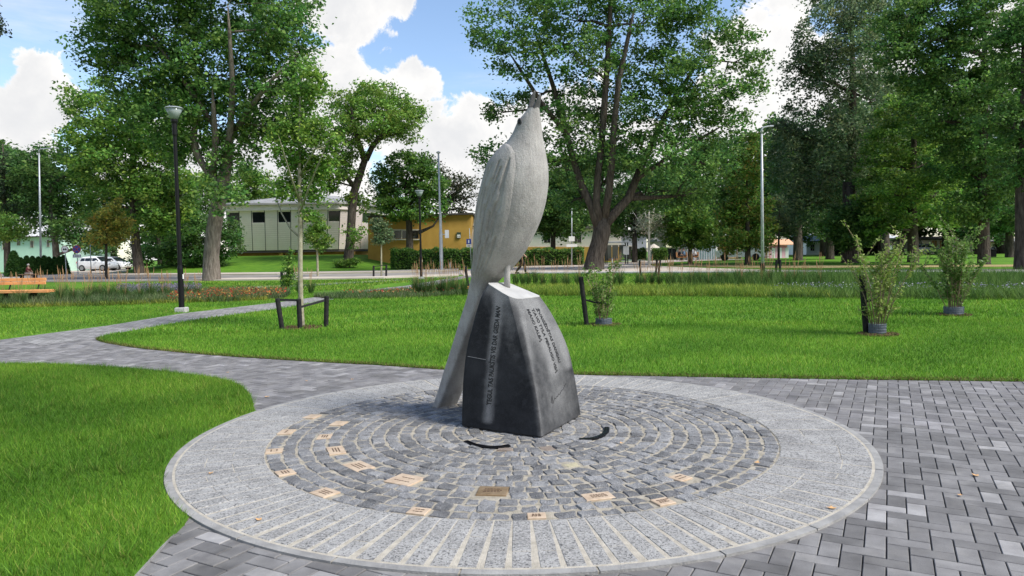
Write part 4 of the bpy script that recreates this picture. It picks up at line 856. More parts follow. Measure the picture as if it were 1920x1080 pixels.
tall('willow_tree', 'tall drooping grey-green willow behind the street lamp', 1597, 487, 11, [(1540, 110, 50, 50), (1640, 180, 50, 50), (1560, 60, 70, 60), (1500, 130, 40, 40), (1600, 110, 80, 60), (1530, 210, 65, 55), (1600, 240, 70, 60), (1490, 290, 50, 50), (1560, 310, 75, 60), (1640, 320, 50, 60), (1510, 370, 60, 50), (1590, 385, 60, 45), (1620, 10, 60, 45), (1580, -20, 70, 40), (1470, 240, 35, 40)], 40000, G_GREY+[(.06, .12, .045)], 24, 56, leaf=.22, clump=.7, drop=.9, per=32)
tall('leafy_tree', 'tall dark-stemmed tree over the pink stall beside the willow', 1496, 489, 8, [(1500, 330, 55, 60), (1480, 400, 50, 40), (1530, 410, 40, 35), (1500, 260, 45, 45), (1465, 340, 35, 50), (1460, 290, 30, 40)], 12000, G_DARK+G_GREY[:1], 25, 66, clump=.7)
tall('leafy_tree', 'slim dark-trunked tree next to the willow stem', 1556, 486, 7, [(1560, 380, 45, 40), (1545, 420, 40, 25), (1575, 330, 40, 45), (1590, 420, 35, 25)], 8000, G_DARK, 26, 70, clump=.7)
tall('maple_tree', 'layered bright green maple behind the wire-potted shrubs', 1712, 493, 9, [(1700, 250, 65, 40), (1660, 300, 55, 35), (1740, 300, 60, 35), (1690, 345, 80, 35), (1640, 370, 45, 30), (1760, 360, 55, 32), (1700, 400, 75, 30), (1640, 420, 45, 22), (1770, 405, 45, 25), (1690, 210, 45, 30), (1715, 170, 45, 35)], 24000, G_FRESH, 27, 50, leaf=.2, clump=.55, zflat=.45)
tall('leafy_tree', 'round dark tree with very thick short trunk on the far grass', 1593, 492, 13, [(1595, 440, 40, 26), (1580, 420, 35, 25), (1615, 425, 30, 25), (1600, 395, 35, 25)], 8000, G_DARK, 28, 52, leaf=.2, clump=.5)
tall('lime_tree', 'tall shady tree filling the skyline above the potted shrubs', 1845, 494, 10, [(1760, 60, 80, 60), (1850, 40, 80, 60), (1720, 130, 60, 50), (1800, 150, 85, 60), (1880, 170, 70, 60), (1760, 220, 65, 50), (1850, 260, 80, 60), (1800, 310, 60, 45), (1880, 350, 60, 45), (1700, 30, 60, 50), (1680, 90, 45, 40), (1820, 390, 55, 30), (1750, -30, 90, 40), (1860, -40, 90, 40)], 46000, G_MAPLE, 29, 44, leaf=.2, clump=.62, zflat=.5)
tall('lime_tree', 'thick mossy-barked tree nearest the potted shrubs', 1921, 522, 17, [(1930, 120, 70, 70), (1900, 230, 60, 50), (1960, 250, 70, 60), (1920, 330, 55, 40), (1960, 40, 90, 60), (1890, 60, 50, 50), (1890, 310, 35, 22), (2000, 150, 60, 80)], 17000, G_DARK+G_MAPLE[:2], 30, 36, leaf=.17, clump=.5, zflat=.5)
tall('lime_tree', 'straight dark-trunked tree beside the black litter box', 1893, 486, 7, [(1890, 380, 50, 35), (1870, 420, 40, 18), (1910, 420, 40, 20), (1890, 330, 50, 40)], 8000, G_DARK, 31, 64, clump=.6)
tall('leafy_tree', 'tall grey-leaved tree rising between the willow and the layered maple', 1660, 480, 7, [(1660, 60, 50, 60), (1640, 150, 45, 50), (1680, 180, 45, 50), (1650, 250, 50, 50), (1690, 20, 50, 50), (1640, -20, 50, 40)], 14000, G_GREY+G_FRESH[:1], 32, 74, leaf=.3, clump=.8)
# needle branch reaching in at the upper left
px_tree('pine_tree', 'tall pine reaching out one drooping needle branch past the street lamp', (-70, 545), [(-70, 545, 9), (-70, 400, 8.5), (-72, 250, 7), (-72, 100, 5), (-72, -60, 3)], [(-60, 60, 40, 14), (-30, 40, 30, 20), (-12, 45, 16, 18), (-80, 0, 60, 25), (-90, 150, 50, 25), (-70, -60, 50, 30)], 5000, .16, [(.03, .05, .035), (.045, .07, .045)], seed=33, Y=30, clump=.35, per=24, inner=.1)
# far belt: three kinds copied
far_protos = []
def far_tree(kind, u, Y, h, label, seed):
    x = at(u, 480, Y).x; z = terrain(x, Y); s = R.uniform(.9, 1.1)*h/14.0
    p = far_protos[kind]
    if p is not None and p[1] == 0:
        o = p[0]; p[1] = 1; o.location = (x, Y, z); o.scale = (s, s, s); o.rotation_euler = (0, 0, R.uniform(0, 6)); o['label'] = label
    else: dup(p[0], (x, Y, z), R.uniform(0, 6), label, s)
for kind, cols in enumerate((G_DARK, G_MAPLE, G_FRESH)):
    rng = np.random.default_rng(60+kind); t = thing('background_tree', 'x', 'tree', (0, 0, 0), 0, 'trees of the far belt')
    LB = [(Vector((rng.uniform(-3.4, 3.4), rng.uniform(-3.4, 3.4), rng.uniform(3.2, 12.2))), (rng.uniform(1.5, 2.6),)*2+(rng.uniform(1.2, 2.2),)) for _ in range(15)]
    X, cl, tn = lobe_leaves(LB, 11000, rng, .8, 26, .3); link('crown', leaf_mesh('crown', X, .42, cols, rng, tone=tn), t)
    b = MB(); b.tube([(0, 0, -.3), (0, 0, 3), (.2, 0, 7), (0, .2, 11)], [.42, .33, .22, .08], 9)
    for c, r in LB: b.tube([(0, 0, max(1.8, c.z-3)), ((c.x)*.6, c.y*.6, c.z-1), tuple(c)], [.13, .09, .04], 5)
    b.build('trunk', M_BARK, t, smooth=True); far_protos.append([t, 0])
FT = [(0, -60, 78, 15, 'dark tree of the far belt beyond the gable of the mint house'), (1, 45, 90, 15, 'green tree of the far belt behind the mint roof'), (0, 300, 80, 11, 'low dark tree of the far belt behind the feathery bush'), (0, 215, 86, 12, 'dark tree of the far belt behind the white car'), (0, 330, 70, 8, 'low dark tree crown filling the gap beside the maple trunk'),
      (1, 560, 96, 10, 'green tree of the far belt over the panelled roof'), (1, 1000, 84, 13, 'green tree of the far belt behind the bird tail end of the hedge'), (0, 1070, 92, 15, 'dark tree of the far belt behind the old maple stems'), (0, 1130, 84, 14, 'dark tree of the far belt over the bus shelter'),
      (1, 1250, 96, 15, 'green tree of the far belt over the cafe awning'), (0, 1330, 100, 16, 'dark tree of the far belt over the glass kiosk'), (1, 1420, 105, 17, 'green tree of the far belt behind the street lamp'), (0, 1500, 112, 18, 'dark tree of the far belt behind the pink stall'), (2, 1575, 125, 15, 'fresh green tree of the far belt by the white house'),
      (0, 1640, 118, 18, 'dark tree of the far belt over the mint hall'), (0, 1720, 112, 19, 'dark tree of the far belt beside the beige house'), (1, 1800, 118, 20, 'green tree of the far belt behind the beige house'), (0, 1870, 122, 20, 'dark tree of the far belt above the parked dark car'), (1, 1950, 110, 20, 'green tree of the far belt behind the thick mossy-barked tree'),
      (1, 1545, 100, 23, 'tall green tree of the far belt right behind the willow crown'), (0, 1655, 106, 26, 'tallest dark tree of the far belt behind the layered maple'), (1, 1775, 98, 25, 'tall green tree of the far belt behind the fuller potted shrub'), (0, 1880, 96, 26, 'tall dark tree of the far belt behind the straight dark trunk'),
      (0, 2050, 90, 20, 'dark tree of the far belt past the parked dark car'), (1, -200, 80, 16, 'green tree of the far belt beyond the pine'), (0, 1385, 88, 12, 'low dark tree of the far belt behind the white van'), (2, 1690, 96, 12, 'fresh green tree of the far belt between two dark trunks'), (0, 1830, 92, 13, 'low dark tree of the far belt near the litter box')]
for i, (k, u, Y, h, lab) in enumerate(FT): far_tree(k, u, Y, h, lab, i)

# ------------------------------------------------------------------ staked shrubs, frames
M_POST = mat('black_post', (.010, .010, .011), (.022, .021, .02), rough=.8, scale=12, bump=.4, bscale=60, spec=.25)
M_STRAP = mat('black_strap', (.012, .012, .013), rough=.7)
M_MESH = mat('grey_basket', (.10, .12, .145), (.17, .20, .23), rough=.6, scale=20, metal=.2)
M_MULCH = mat('bark_mulch', (.09, .055, .035), (.20, .12, .075), rough=.95, scale=18, bump=1, bscale=60, spec=.1)
M_STEM = mat('shrub_stem', (.17, .12, .075), (.30, .22, .15), rough=.85, scale=20)
def mulch(c, r, label, n=260):
    b = MB()
    for i in range(n):
        a = R.uniform(0, 6.283); q = r*math.sqrt(R.random()); x, y = c.x+math.cos(a)*q, c.y+math.sin(a)*q*.9; b.box((x, y, terrain(x, y)+.03+R.uniform(0, .015)), (R.uniform(.02, .06), R.uniform(.012, .03), .012), R.uniform(0, 3))
    b.prism([(c.x+r*.97*math.cos(a), c.y+r*.9*math.sin(a)) for a in np.linspace(0, 6.283, 25)[:-1]], terrain(c.x, c.y)-.02, terrain(c.x, c.y)+.026)
    o = b.build('bark_mulch', M_MULCH); tag(o, label, 'mulch', kind='stuff')
def potted_shrub(base, label, h, w, n, leaf, cols, seed, pot_r, pot_h, stems, lab_m):
    g = gnd(*base); rr = random.Random(seed); rng = np.random.default_rng(seed); t = thing('potted_shrub', label, 'shrub', g, 0, 'young shrubs in wire pots')
    b = MB(); tips = []
    for i in range(stems):
        a = rr.uniform(0, 6.28); lean = rr.uniform(.15, 1)*w*.5; hh = h*rr.uniform(.6, 1); p0 = Vector((math.cos(a)*pot_r*.4, math.sin(a)*pot_r*.4, .02)); e = Vector((math.cos(a)*lean, math.sin(a)*lean*.8, hh)); m = p0.lerp(e, .5)+Vector((-math.cos(a)*lean*.12, 0, 0))
        b.tube([p0, m, e], [.011, .007, .003], 5)
        for k in range(7):
            s = p0.lerp(m, rr.uniform(.3, 1)) if rr.random() < .5 else m.lerp(e, rr.random()); aa = rr.uniform(0, 6.28); l = rr.uniform(.12, .34)*w*.9
            q = s+Vector((math.cos(aa)*l*.7, math.sin(aa)*l*.7, l*rr.uniform(.5, 1.2))); b.tube([s, s.lerp(q, .5)+Vector((0, 0, -.01)), q], [.005, .004, .002], 4, caps=False); tips += [(s, q)]
        tips += [(m, e)]*3
    b.build('stems', M_STEM, t, smooth=True)
    X = []
    for i in range(n):
        s, q = tips[rr.randrange(len(tips))]; k = rr.uniform(.15, 1.05); X.append(tuple(s.lerp(q, k)+Vector((rr.gauss(0, .022), rr.gauss(0, .022), rr.gauss(0, .02)))))
    link('foliage', leaf_mesh('foliage', np.array(X), leaf, cols, rng, up=.3, asp=.45), t)
    b = MB(); nb = 30
    for k in range(nb):
        a = 2*math.pi*k/nb; b.tube([(pot_r*.95*math.cos(a), pot_r*.95*math.sin(a), 0), (pot_r*math.cos(a), pot_r*math.sin(a), pot_h)], .004, 4)
    for z in np.linspace(.02, pot_h, 5): b.tube([(pot_r*math.cos(a), pot_r*math.sin(a), z) for a in np.linspace(0, 6.2832, 25)], .004, 4)
    b.lathe([(pot_r*.90, .0), (pot_r*.93, pot_h*.93), (pot_r*.80, pot_h*.9), (.01, pot_h*.85)], n=20)
    b.build('wire_pot', M_MESH, t)
    mulch(g, .33 if w > .6 else .3, lab_m); return g
SHC = [(.09, .19, .035), (.13, .24, .045), (.18, .29, .065), (.24, .34, .10)]
gs1 = potted_shrub((1132, 611), 'young leafy shrub in grey wire pot behind the statue pedestal', 1.25, .95, 1700, .062, SHC, 41, .16, .15, 11, 'reddish bark mulch round the shrub behind the statue pedestal')
gs2 = potted_shrub((1645, 629), 'lime-green wispy shrub in wire pot, its stake leaning beside it', 1.9, 1.45, 2500, .058, [(.20, .29, .05), (.28, .36, .08), (.14, .23, .04), (.36, .42, .14)], 42, .135, .20, 12, 'bark mulch round the lime-green wispy shrub')
gs3 = potted_shrub((1788, 592), 'fuller green shrub in wire pot with a stake through its middle', 1.75, 2.0, 4200, .068, SHC, 43, .185, .19, 15, 'bark mulch round the fuller green shrub')
def stake(p0, p1, tie, label, r=.04, group='black wooden stakes'):
    t = thing('tree_stake', label, 'stake', p0, 0, group); d = p1-p0
    MB().tube([(0, 0, -.05), tuple(d*.98), tuple(d)], [r, r, r*.8], 12).build('post', M_POST, t)
    if tie is not None: MB().tube([tuple(d*.55), tuple((d*.55+(tie-p0))*.5+Vector((0, 0, -.02))), tuple(tie-p0)], [.018, .022, .012], 6).build('tie', M_STRAP, t)
def px_stake(b, tp, r_px, label, tie=None):
    g = gnd(*b); p1 = at(tp[0], tp[1], g.y); stake(g, p1, at(tie[0], tie[1], g.y) if tie else None, label, r_px/pxm(g))
px_stake((1101, 613), (1089, 519), 4.5, 'tall black leaning stake tied to the shrub behind the pedestal', (1137, 569))
px_stake((1625, 627), (1616, 516), 5.5, 'tall black stake tied to the lime-green wispy shrub', (1650, 555))
px_stake((1799, 590), (1797, 500), 5.0, 'black stake standing inside the fuller green shrub', (1780, 560))
px_stake((530, 546), (528, 508), 2.8, 'short black stake beside the leafy whip in the flower bed')
px_stake((880, 545), (872, 499), 2.6, 'black stake leaning beside the footpath end close to the stone bird')
px_stake((1201.5, 517), (1199, 488), 1.9, 'thin dark stake under the nearer clipped planter', None)
px_stake((1229, 518), (1232, 487), 1.9, 'upright dark stake of the pair under the second clipped planter', None)
px_stake((1234, 518), (1238, 487), 1.9, 'slanting dark stake of the pair under the second clipped planter', None)
px_stake((1455, 514), (1456, 487), 2.2, 'stake of a close pair on the verge past the street lamp', None)
px_stake((1462, 514), (1463, 487), 2.2, 'second stake of a close pair on the verge past the street lamp', None)
# three-post and two-post frames
def frame(label, posts, rails, r_px, base_v):
    g = gnd(*posts[0][0]); t = thing('support_frame', label, 'tree support', g, 0, 'black tree support frames'); tops = []
    for (b0, t0) in posts:
        q = gnd(*b0); p1 = at(t0[0], t0[1], q.y); r = r_px/pxm(q); tops.append((q, p1))
        MB().tube([tuple(q-g-Vector((0, 0, .05))), tuple((p1-g).lerp(q-g, .03)), tuple(p1-g)], [r, r, r*.75], 12).build('post', M_POST, t)
    for a, ka, b_, kb in rails:
        pa = tops[a][0].lerp(tops[a][1], ka)-g; pb = tops[b_][0].lerp(tops[b_][1], kb)-g; d = (pb-pa).normalized(); hgt = Vector((0, 0, .022)); sd2 = d.cross(Vector((0, 0, 1))).normalized()*.012
        MB().slab(pa-hgt-sd2, pb-hgt-sd2, pb+hgt-sd2, pa+hgt-sd2, sd2*2).build('strap', M_STRAP, t)
frame('black three-post support frame round the slender young tree', [((530, 620), (520, 559)), ((563, 619), (560, 560)), ((611, 614), (612.5, 555))], [(0, .95, 1, .95), (1, .72, 2, .88)], 4.6, 0)
frame('small black two-post frame round the grey-green sapling', [((700.5, 520.5), (700.5, 498)), ((724, 520), (724.5, 496.5))], [(0, .93, 1, .97)], 1.9, 0)
mulch(gnd(566, 616), .42, 'bark mulch and dry grass under the slender young tree', 160)
# leafy whip in the flower bed
px_tree('young_shrub', 'upright leafy whip beside a short black stake', (541, 545), [(541, 545, 1.2), (541, 520, 1), (542, 480, .5)], [(541, 527, 15, 14), (543, 508, 12, 14), (540, 490, 8, 12), (545, 475, 5, 10)], 1500, .08, G_FRESH, seed=44, Y=27, clump=.16, per=12, inner=.05, cat='shrub')
px_tree('small_bush', 'low yellow-green bush at the foot of the tree on the bank', (655, 497), [(655, 498, 1.5), (655, 492, 1)], [(645, 493, 14, 5), (662, 491, 12, 6), (635, 495, 8, 4)], 1800, .14, G_LIGHT, seed=45, Y=55, clump=.25, per=18, cat='bush')
# ------------------------------------------------------------------ ornamental grasses
def clump_mesh(k):
    rng = np.random.default_rng(80+k); n = 170; a = rng.uniform(0, 6.283, n); r0 = rng.uniform(0, .07, n); H = rng.uniform(.35, .72, n); le = rng.uniform(.05, .34, n)
    w = .009; yaw = rng.uniform(0, 6.283, n); x, y = r0*np.cos(a), r0*np.sin(a); dx, dy = np.cos(yaw)*w/2, np.sin(yaw)*w/2
    mx, my = x+np.cos(a)*le*.35, y+np.sin(a)*le*.35; tx, ty = x+np.cos(a)*le, y+np.sin(a)*le
    V = np.stack([np.c_[x-dx, y-dy, 0*x], np.c_[x+dx, y+dy, 0*x], np.c_[mx+dx, my+dy, H*.62], np.c_[mx-dx, my-dy, H*.62], np.c_[tx, ty, H]], 1).reshape(-1, 3)
    base = np.arange(n)*5; F = np.concatenate([np.c_[base, base+1, base+2], np.c_[base, base+2, base+3], np.c_[base+3, base+2, base+4]])
    C = np.repeat(np.array([(.06, .14, .03), (.09, .17, .04), (.13, .20, .06), (.045, .10, .025)])[rng.choice(4, n)], 5, 0)
    leafm = np_mesh('blades', V, F, M_GRASS, C)
    b = MB()
    for i in range(9):
        a_, l = rng.uniform(0, 6.28), rng.uniform(.03, .2); h = rng.uniform(.85, 1.3); tx_, ty_ = math.cos(a_)*l, math.sin(a_)*l
        b.tube([(tx_*.1, ty_*.1, .1), (tx_*.5, ty_*.5, h*.6), (tx_*.85, ty_*.85, h*.78)], [.0028, .0025, .002], 4, caps=False)
        b.tube([(tx_*.8, ty_*.8, h*.74), (tx_*.9, ty_*.9, h*.86), (tx_, ty_, h)], [.003, .0095, .002], 5, caps=False)
    return leafm, b.mesh('plumes', mat('grass_plume', (.28, .15, .07), (.42, .26, .13), rough=.9, scale=30), False)
CL = [clump_mesh(k) for k in range(5)]
def grass_clump(u, v, label, group, s=1.0):
    g = gnd(u, v); t = thing('grass_clump', label, 'grass', g, R.uniform(0, 6), group); t.scale = (s*R.uniform(.85, 1.15),)*2+(s*R.uniform(.85, 1.12),)
    a, b = CL[R.randrange(5)]; link('blades', a, t); link('plumes', b, t)
for u in [-12, 8, 26, 44, 62, 86, 112, 124, 140, 160, 176, 190, 207, 222, 236, 262, 285, 303, 318, 350, 368]: grass_clump(u+R.uniform(-4, 4), 573-.030*u+R.uniform(-5, 3), 'feather grass clump with brown plumes in the bed by the orange bench', 'feather grasses by the orange bench', .92)
for u in [560, 583, 775, 786, 801, 812, 826, 838, 849, 858, 868]: grass_clump(u+R.uniform(-3, 3), 553+R.uniform(-4, 3) if u > 700 else 549+R.uniform(-3, 2), 'feather grass clump with reddish plumes in the bed between footpath and statue', 'feather grasses between footpath and statue', .95)
for u in [968, 981, 994, 1006, 1022, 1043, 1066, 1085, 1150, 1168, 1194, 1212, 1226, 1238, 1257, 1262, 1280, 1301, 1318, 1327, 1345, 1362, 1378, 1391, 1409, 1426, 1447, 1468, 1490, 1512, 1533]: grass_clump(u+R.uniform(-5, 5), 538+R.uniform(-4, 4), 'feather grass clump with tall brown plumes in the row before the road', 'feather grasses in the row before the road', 1.0)
# ------------------------------------------------------------------ planted beds
def bed_pts(poly, n): return scatter(gp(poly), n)
def flowers(name, P, h, size, cols, label, hv=.3, wts=None):
    n = len(P); Z = np.array([terrain(x, y) for x, y in P])+h*RG.uniform(1-hv, 1+hv, n); C = np.c_[P, Z]
    o = link(name, leaf_mesh(name, C, size, cols, RG, wts, up=1.2, asp=.95)); return tag(o, label, 'flowers', kind='stuff')
BED_L = [(-200, 585), (0, 578), (180, 574), (330, 569), (430, 567), (535, 560), (545, 552), (430, 549), (330, 551), (150, 556), (0, 560), (-200, 566)]
BED_M = [(585, 557), (650, 552), (760, 546), (890, 541), (900, 552), (800, 558), (700, 561), (640, 562)]
BED_R1 = [(930, 556), (1100, 556), (1300, 557), (1500, 560), (1920, 563), (2300, 565), (2300, 550), (1920, 549), (1500, 546.5), (1300, 544), (1100, 543), (930, 543)]
BED_R2 = [(1250, 541), (1500, 544), (1920, 548), (2300, 550), (2300, 525), (1920, 522), (1600, 520), (1420, 522), (1300, 530)]
for nm, pl, lab in (('flower_bed', BED_L, 'soil of the flower bed beside the orange bench'), ('flower_bed', BED_M, 'soil of the flower bed along the footpath'), ('flower_bed', BED_R1, 'soil of the planted strip behind the broad lawn')):
    structure(sheet(nm, gp(pl), .022, M_SOIL), lab, 'bed')
GREY_G = [(.09, .17, .05), (.14, .20, .08), (.07, .14, .04), (.20, .24, .12)]
blades('perennials', bed_pts(BED_L, 26000), .26, .022, GREY_G, lean=.6, label='mixed grey-green perennials filling the bed by the orange bench', cat='plants')
blades('lime_groundcover', bed_pts([(-200, 586), (0, 579), (180, 575), (340, 569.5), (500, 564), (500, 561), (340, 565), (180, 570), (0, 573), (-200, 580)], 9000), .13, .03, [(.22, .28, .03), (.14, .22, .03), (.30, .33, .06)], lean=.9, label='lime-green low groundcover edging the bed by the orange bench', cat='plants')
flowers('lavender_flowers', bed_pts([(215, 561), (375, 560), (380, 551), (225, 551)], 2600), .34, .05, [(.20, .17, .26), (.28, .25, .34), (.15, .14, .20)], 'dusty purple flower haze at the middle of the bed by the bench')
flowers('red_flowers', bed_pts([(312, 570), (420, 568), (535, 561), (540, 552), (430, 551), (330, 556)], 1150), .23, .06, [(.42, .055, .03), (.55, .11, .03), (.60, .30, .06), (.35, .04, .04), (.62, .42, .12)], 'red and orange flowers at the path end of the bed by the bench', wts=[.3, .25, .15, .15, .15])
blades('perennials', bed_pts(BED_M, 14000), .16, .022, GREY_G+G_LIGHT[:1], lean=.7, label='low green foliage of the bed along the footpath', cat='plants')
flowers('orange_flowers', bed_pts([(630, 556), (760, 549), (880, 545), (890, 551), (800, 556), (690, 559)], 380), .18, .05, [(.5, .10, .03), (.55, .26, .06), (.45, .06, .05), (.6, .4, .2)], 'scattered red and orange flowers along the footpath')
blades('lime_grass', bed_pts([(930, 556), (1100, 556), (1300, 557), (1560, 560), (1500, 547), (1300, 544), (1100, 543), (930, 543)], 26000), .22, .022, [(.26, .38, .04), (.18, .31, .04), (.36, .44, .07), (.11, .22, .03)], lean=.8, label='lime-green grassy fringe along the back of the broad lawn', cat='plants')
blades('green_fringe', bed_pts([(1440, 560), (1920, 564), (2300, 566), (2300, 550), (1920, 549), (1480, 546)], 14000), .24, .022, [(.11, .22, .04), (.15, .27, .05), (.08, .17, .035)], lean=.8, label='green leafy fringe below the pale purple flowers', cat='plants')
flowers('purple_flowers', bed_pts([(1440, 552), (1920, 557), (2300, 560), (2300, 551), (1920, 549), (1480, 546)], 650), .26, .04, [(.34, .30, .46), (.50, .48, .55), (.25, .22, .38), (.6, .6, .6)], 'pale purple and white flowers behind the potted shrubs')
blades('tall_grass', bed_pts(BED_R2, 22000), .40, .022, [(.07, .16, .03), (.10, .20, .04), (.14, .24, .05)], lean=.5, label='taller dark green grasses between purple flowers and road', cat='plants')
blades('grass', bed_pts([(-300, 556), (0, 556), (430, 549), (560, 547), (700, 543), (700, 535), (860, 521), (500, 528), (-300, 533)], 26000), .07, .03, GC, lean=.8, label='short grass between the flower bed and the road', cat='grass')
blades('grass', bed_pts([(985, 541), (1300, 542), (1450, 543), (1450, 513.5), (1200, 513.5), (985, 514.5)], 22000), .07, .035, GC, lean=.8, label='short grass between the feather grasses and the road', cat='grass')
# ------------------------------------------------------------------ hedges
def hedge(name, label, a, b_, depth, h, n, leaf, cols, seed, group=None, z_clear=0.0):
    rng = np.random.default_rng(seed); A, B = Vector((a.x, a.y, 0)), Vector((b_.x, b_.y, 0)); L = (B-A).length; d = (B-A).normalized(); nn = Vector((-d.y, d.x, 0)); mid = (A+B)/2; g = Vector((mid.x, mid.y, terrain(mid.x, mid.y))); t = thing(name, label, 'hedge', g, 0, group)
    q = rng.uniform(-.5, .5, (n, 3)); ax = rng.integers(0, 5, n); jit = rng.normal(0, .07, n)
    q[ax == 0, 2] = .5; q[ax == 1, 1] = -.5; q[ax == 2, 1] = .5; q[ax == 3, 0] = .5*np.sign(q[ax == 3, 0])
    bul = 1+.06*np.sin(q[:, 0]*L*2.1+seed)+.04*np.sin(q[:, 0]*L*5.3)
    X = np.array([0, 0, z_clear])+q[:, :1]*(L+jit[:, None])*np.array(d)+q[:, 1:2]*((depth+jit*2)*bul)[:, None]*np.array(nn)+np.c_[0*jit, 0*jit, (q[:, 2]+.5)*h*bul+jit]
    X = X[X[:, 2] > .02]; link('foliage', leaf_mesh('foliage', X, leaf, cols, rng), t)
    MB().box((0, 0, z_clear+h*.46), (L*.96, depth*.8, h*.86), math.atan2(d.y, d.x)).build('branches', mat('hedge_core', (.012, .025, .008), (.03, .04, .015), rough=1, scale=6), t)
    return t
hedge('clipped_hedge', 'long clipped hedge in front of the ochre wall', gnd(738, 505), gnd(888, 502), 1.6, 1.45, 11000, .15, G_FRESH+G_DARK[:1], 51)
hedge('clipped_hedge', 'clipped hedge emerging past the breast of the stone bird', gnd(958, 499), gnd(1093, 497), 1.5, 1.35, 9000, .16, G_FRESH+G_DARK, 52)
for (u, v, lab) in ((1198, 492, 'small square clipped planter hedge nearer the old maple'), (1237, 492, 'small square clipped planter hedge by the silvery sapling')):
    g = gnd(u, v); hedge('clipped_planter', lab, g+Vector((-.65, 0, 0)), g+Vector((.65, 0, 0)), 1.0, 1.0, 2600, .12, G_FRESH, 53+u, 'clipped planters', .25)
tj = thing('thuja', 'columnar dark green thuja in the row before the mint house', 'shrub', (0, 0, 0), 0, 'thuja row before the mint house'); rng = np.random.default_rng(70)
hh = rng.uniform(0, 1, 2600)**1.1; aa = rng.uniform(0, 6.283, 2600); rr_ = (.52*(1-hh)**.6+.04)*rng.uniform(.75, 1.08, 2600)
link('foliage', leaf_mesh('foliage', np.c_[rr_*np.cos(aa), rr_*np.sin(aa), .08+hh*2.2], .17, [(.035, .10, .022), (.05, .13, .028), (.075, .17, .035)], rng, up=-.2), tj)
MB().lathe([(.05, 0), (.36, .25), (.30, 1.0), (.12, 1.9), (.01, 2.15)], n=8).build('stem', mat('hedge_core', (.01, .02, .01)), tj)
TJ = [(27, 509), (40, 508.5), (51, 508), (62, 507.5), (73, 507), (84, 506.5), (93, 506), (103, 505.5), (112, 505), (120, 504.5)]
for i, (u, v) in enumerate(TJ):
    Y = 52+i*.25; p = at(u, v, Y); loc = (p.x, Y, terrain(p.x, Y)); s = (1.35 if i == 0 else R.uniform(.95, 1.1))
    if i == 0: tj.location = loc; tj.scale = (s*.8, s*.8, s*.62); tj['label'] = 'broad rounded thuja at the street end of the thuja row'; del tj['group']
    else:
        q = dup(tj, loc, R.uniform(0, 6), 'columnar dark green thuja in the row before the mint house', (s*.72, s*.72, s*.62)); q['group'] = 'thuja row before the mint house'

# ------------------------------------------------------------------ lamps, poles, signs
M_WHITE = mat('white_paint', (.72, .72, .70), (.80, .80, .78), rough=.6, scale=4)
M_GALV = mat('galvanised', (.36, .38, .40), (.48, .50, .52), rough=.5, scale=5, metal=.4)
M_OPAL = mat('opal_glass', (.75, .78, .76), rough=.25, spec=.5, transl=.4)
M_GLASSC = mat('clear_lamp_glass', (.45, .52, .50), rough=.1, spec=.6, transl=.5)
def park_lamp(base, headv, label, s=1.0):
    g = gnd(*base); k = 1/pxm(g); H = (base[1]-headv)*k; t = thing('park_lamp', label, 'lamp', g, 0, 'black park lamps')
    MB().box((0, 0, .04), (.26, .26, .20), bev=.02).build('footing', M_KERB, t)
    MB().lathe([(.072, .10), (.072, 1.15), (.064, 1.2), (.055, 1.25), (.045, H-.75), (.06, H-.70), (.062, H-.42), (.085, H-.36), (.085, H-.30)], n=14).build('pole', M_BLACK, t, smooth=False)
    MB().box((.06, 0, .95), (.03, .05, .12)).build('hatch_tag', M_WHITE, t)
    hd = MB().lathe([(.085, H-.30), (.14, H-.18), (.215, H-.03), (.205, H-.03), (.13, H-.18), (.075, H-.29)], n=20).build('lamp_glass', M_GLASSC, t, smooth=True)
    MB().lathe([(.05, H-.30), (.075, H-.18), (.15, H-.035), (.02, H-.03)], n=16).build('lamp_shade', M_OPAL, t, smooth=True)
    MB().lathe([(.225, H-.035), (.235, H-.02), (.20, H+.005), (.02, H+.02)], n=20).build('lamp_cap', M_GALV, t)
park_lamp((341, 586), 205, 'black park lamp with inverted glass cone standing by the path bend')
park_lamp((790, 524), 358, 'black park lamp before the clipped hedge and ochre wall')
def street_lamp(base, topv, arm, label, foot=False, topu=None):
    g = gnd(*base); k = 1/pxm(g); tp = at(topu or base[0], topv, g.y)-g; t = thing('street_lamp', label, 'lamp', g, 0, 'grey street lamps'); H = tp.z
    MB().tube([(0, 0, -.05), (tp.x*.5, 0, H*.5), (tp.x*.97, 0, H-.35)], [.085, .07, .05], 12).build('pole', M_GALV, t, smooth=True)
    a = arm*k; c = [(tp.x*.97, 0, H-.36), (tp.x, 0, H-.12), (tp.x+.10, 0, H-.02), (tp.x+a*.6, 0, H+.02), (tp.x+a*.75, 0, H+.02)]
    MB().tube(c, [.05, .048, .045, .04, .035], 10).build('arm', M_GALV, t, smooth=True)
    MB().box((tp.x+a*.9, 0, H+.03), (a*.42, .22, .07), bev=.02).build('lamp_head', M_GALV, t)
    if foot: MB().lathe([(.12, -.02), (.12, .5), (.09, .52)], n=12).build('foot_sleeve', M_BLACK, t)
street_lamp((77, 516), 279, 32, 'grey street lamp with curved arm by the thuja row', topu=73)
street_lamp((1430, 513), 238, 19, 'tall grey street lamp with short arm by the willow', True, topu=1428)
M_RED = mat('sign_red', (.45, .03, .03), rough=.4); M_BLUE = mat('sign_blue', (.03, .06, .30), rough=.4); M_SIGNB = mat('sign_black', (.01, .01, .01), rough=.5)
def disc(c, r, y, n=24): return [(c[0]+r*math.cos(a), y, c[1]+r*math.sin(a)) for a in np.linspace(0, 2*math.pi, n+1)[:-1]]
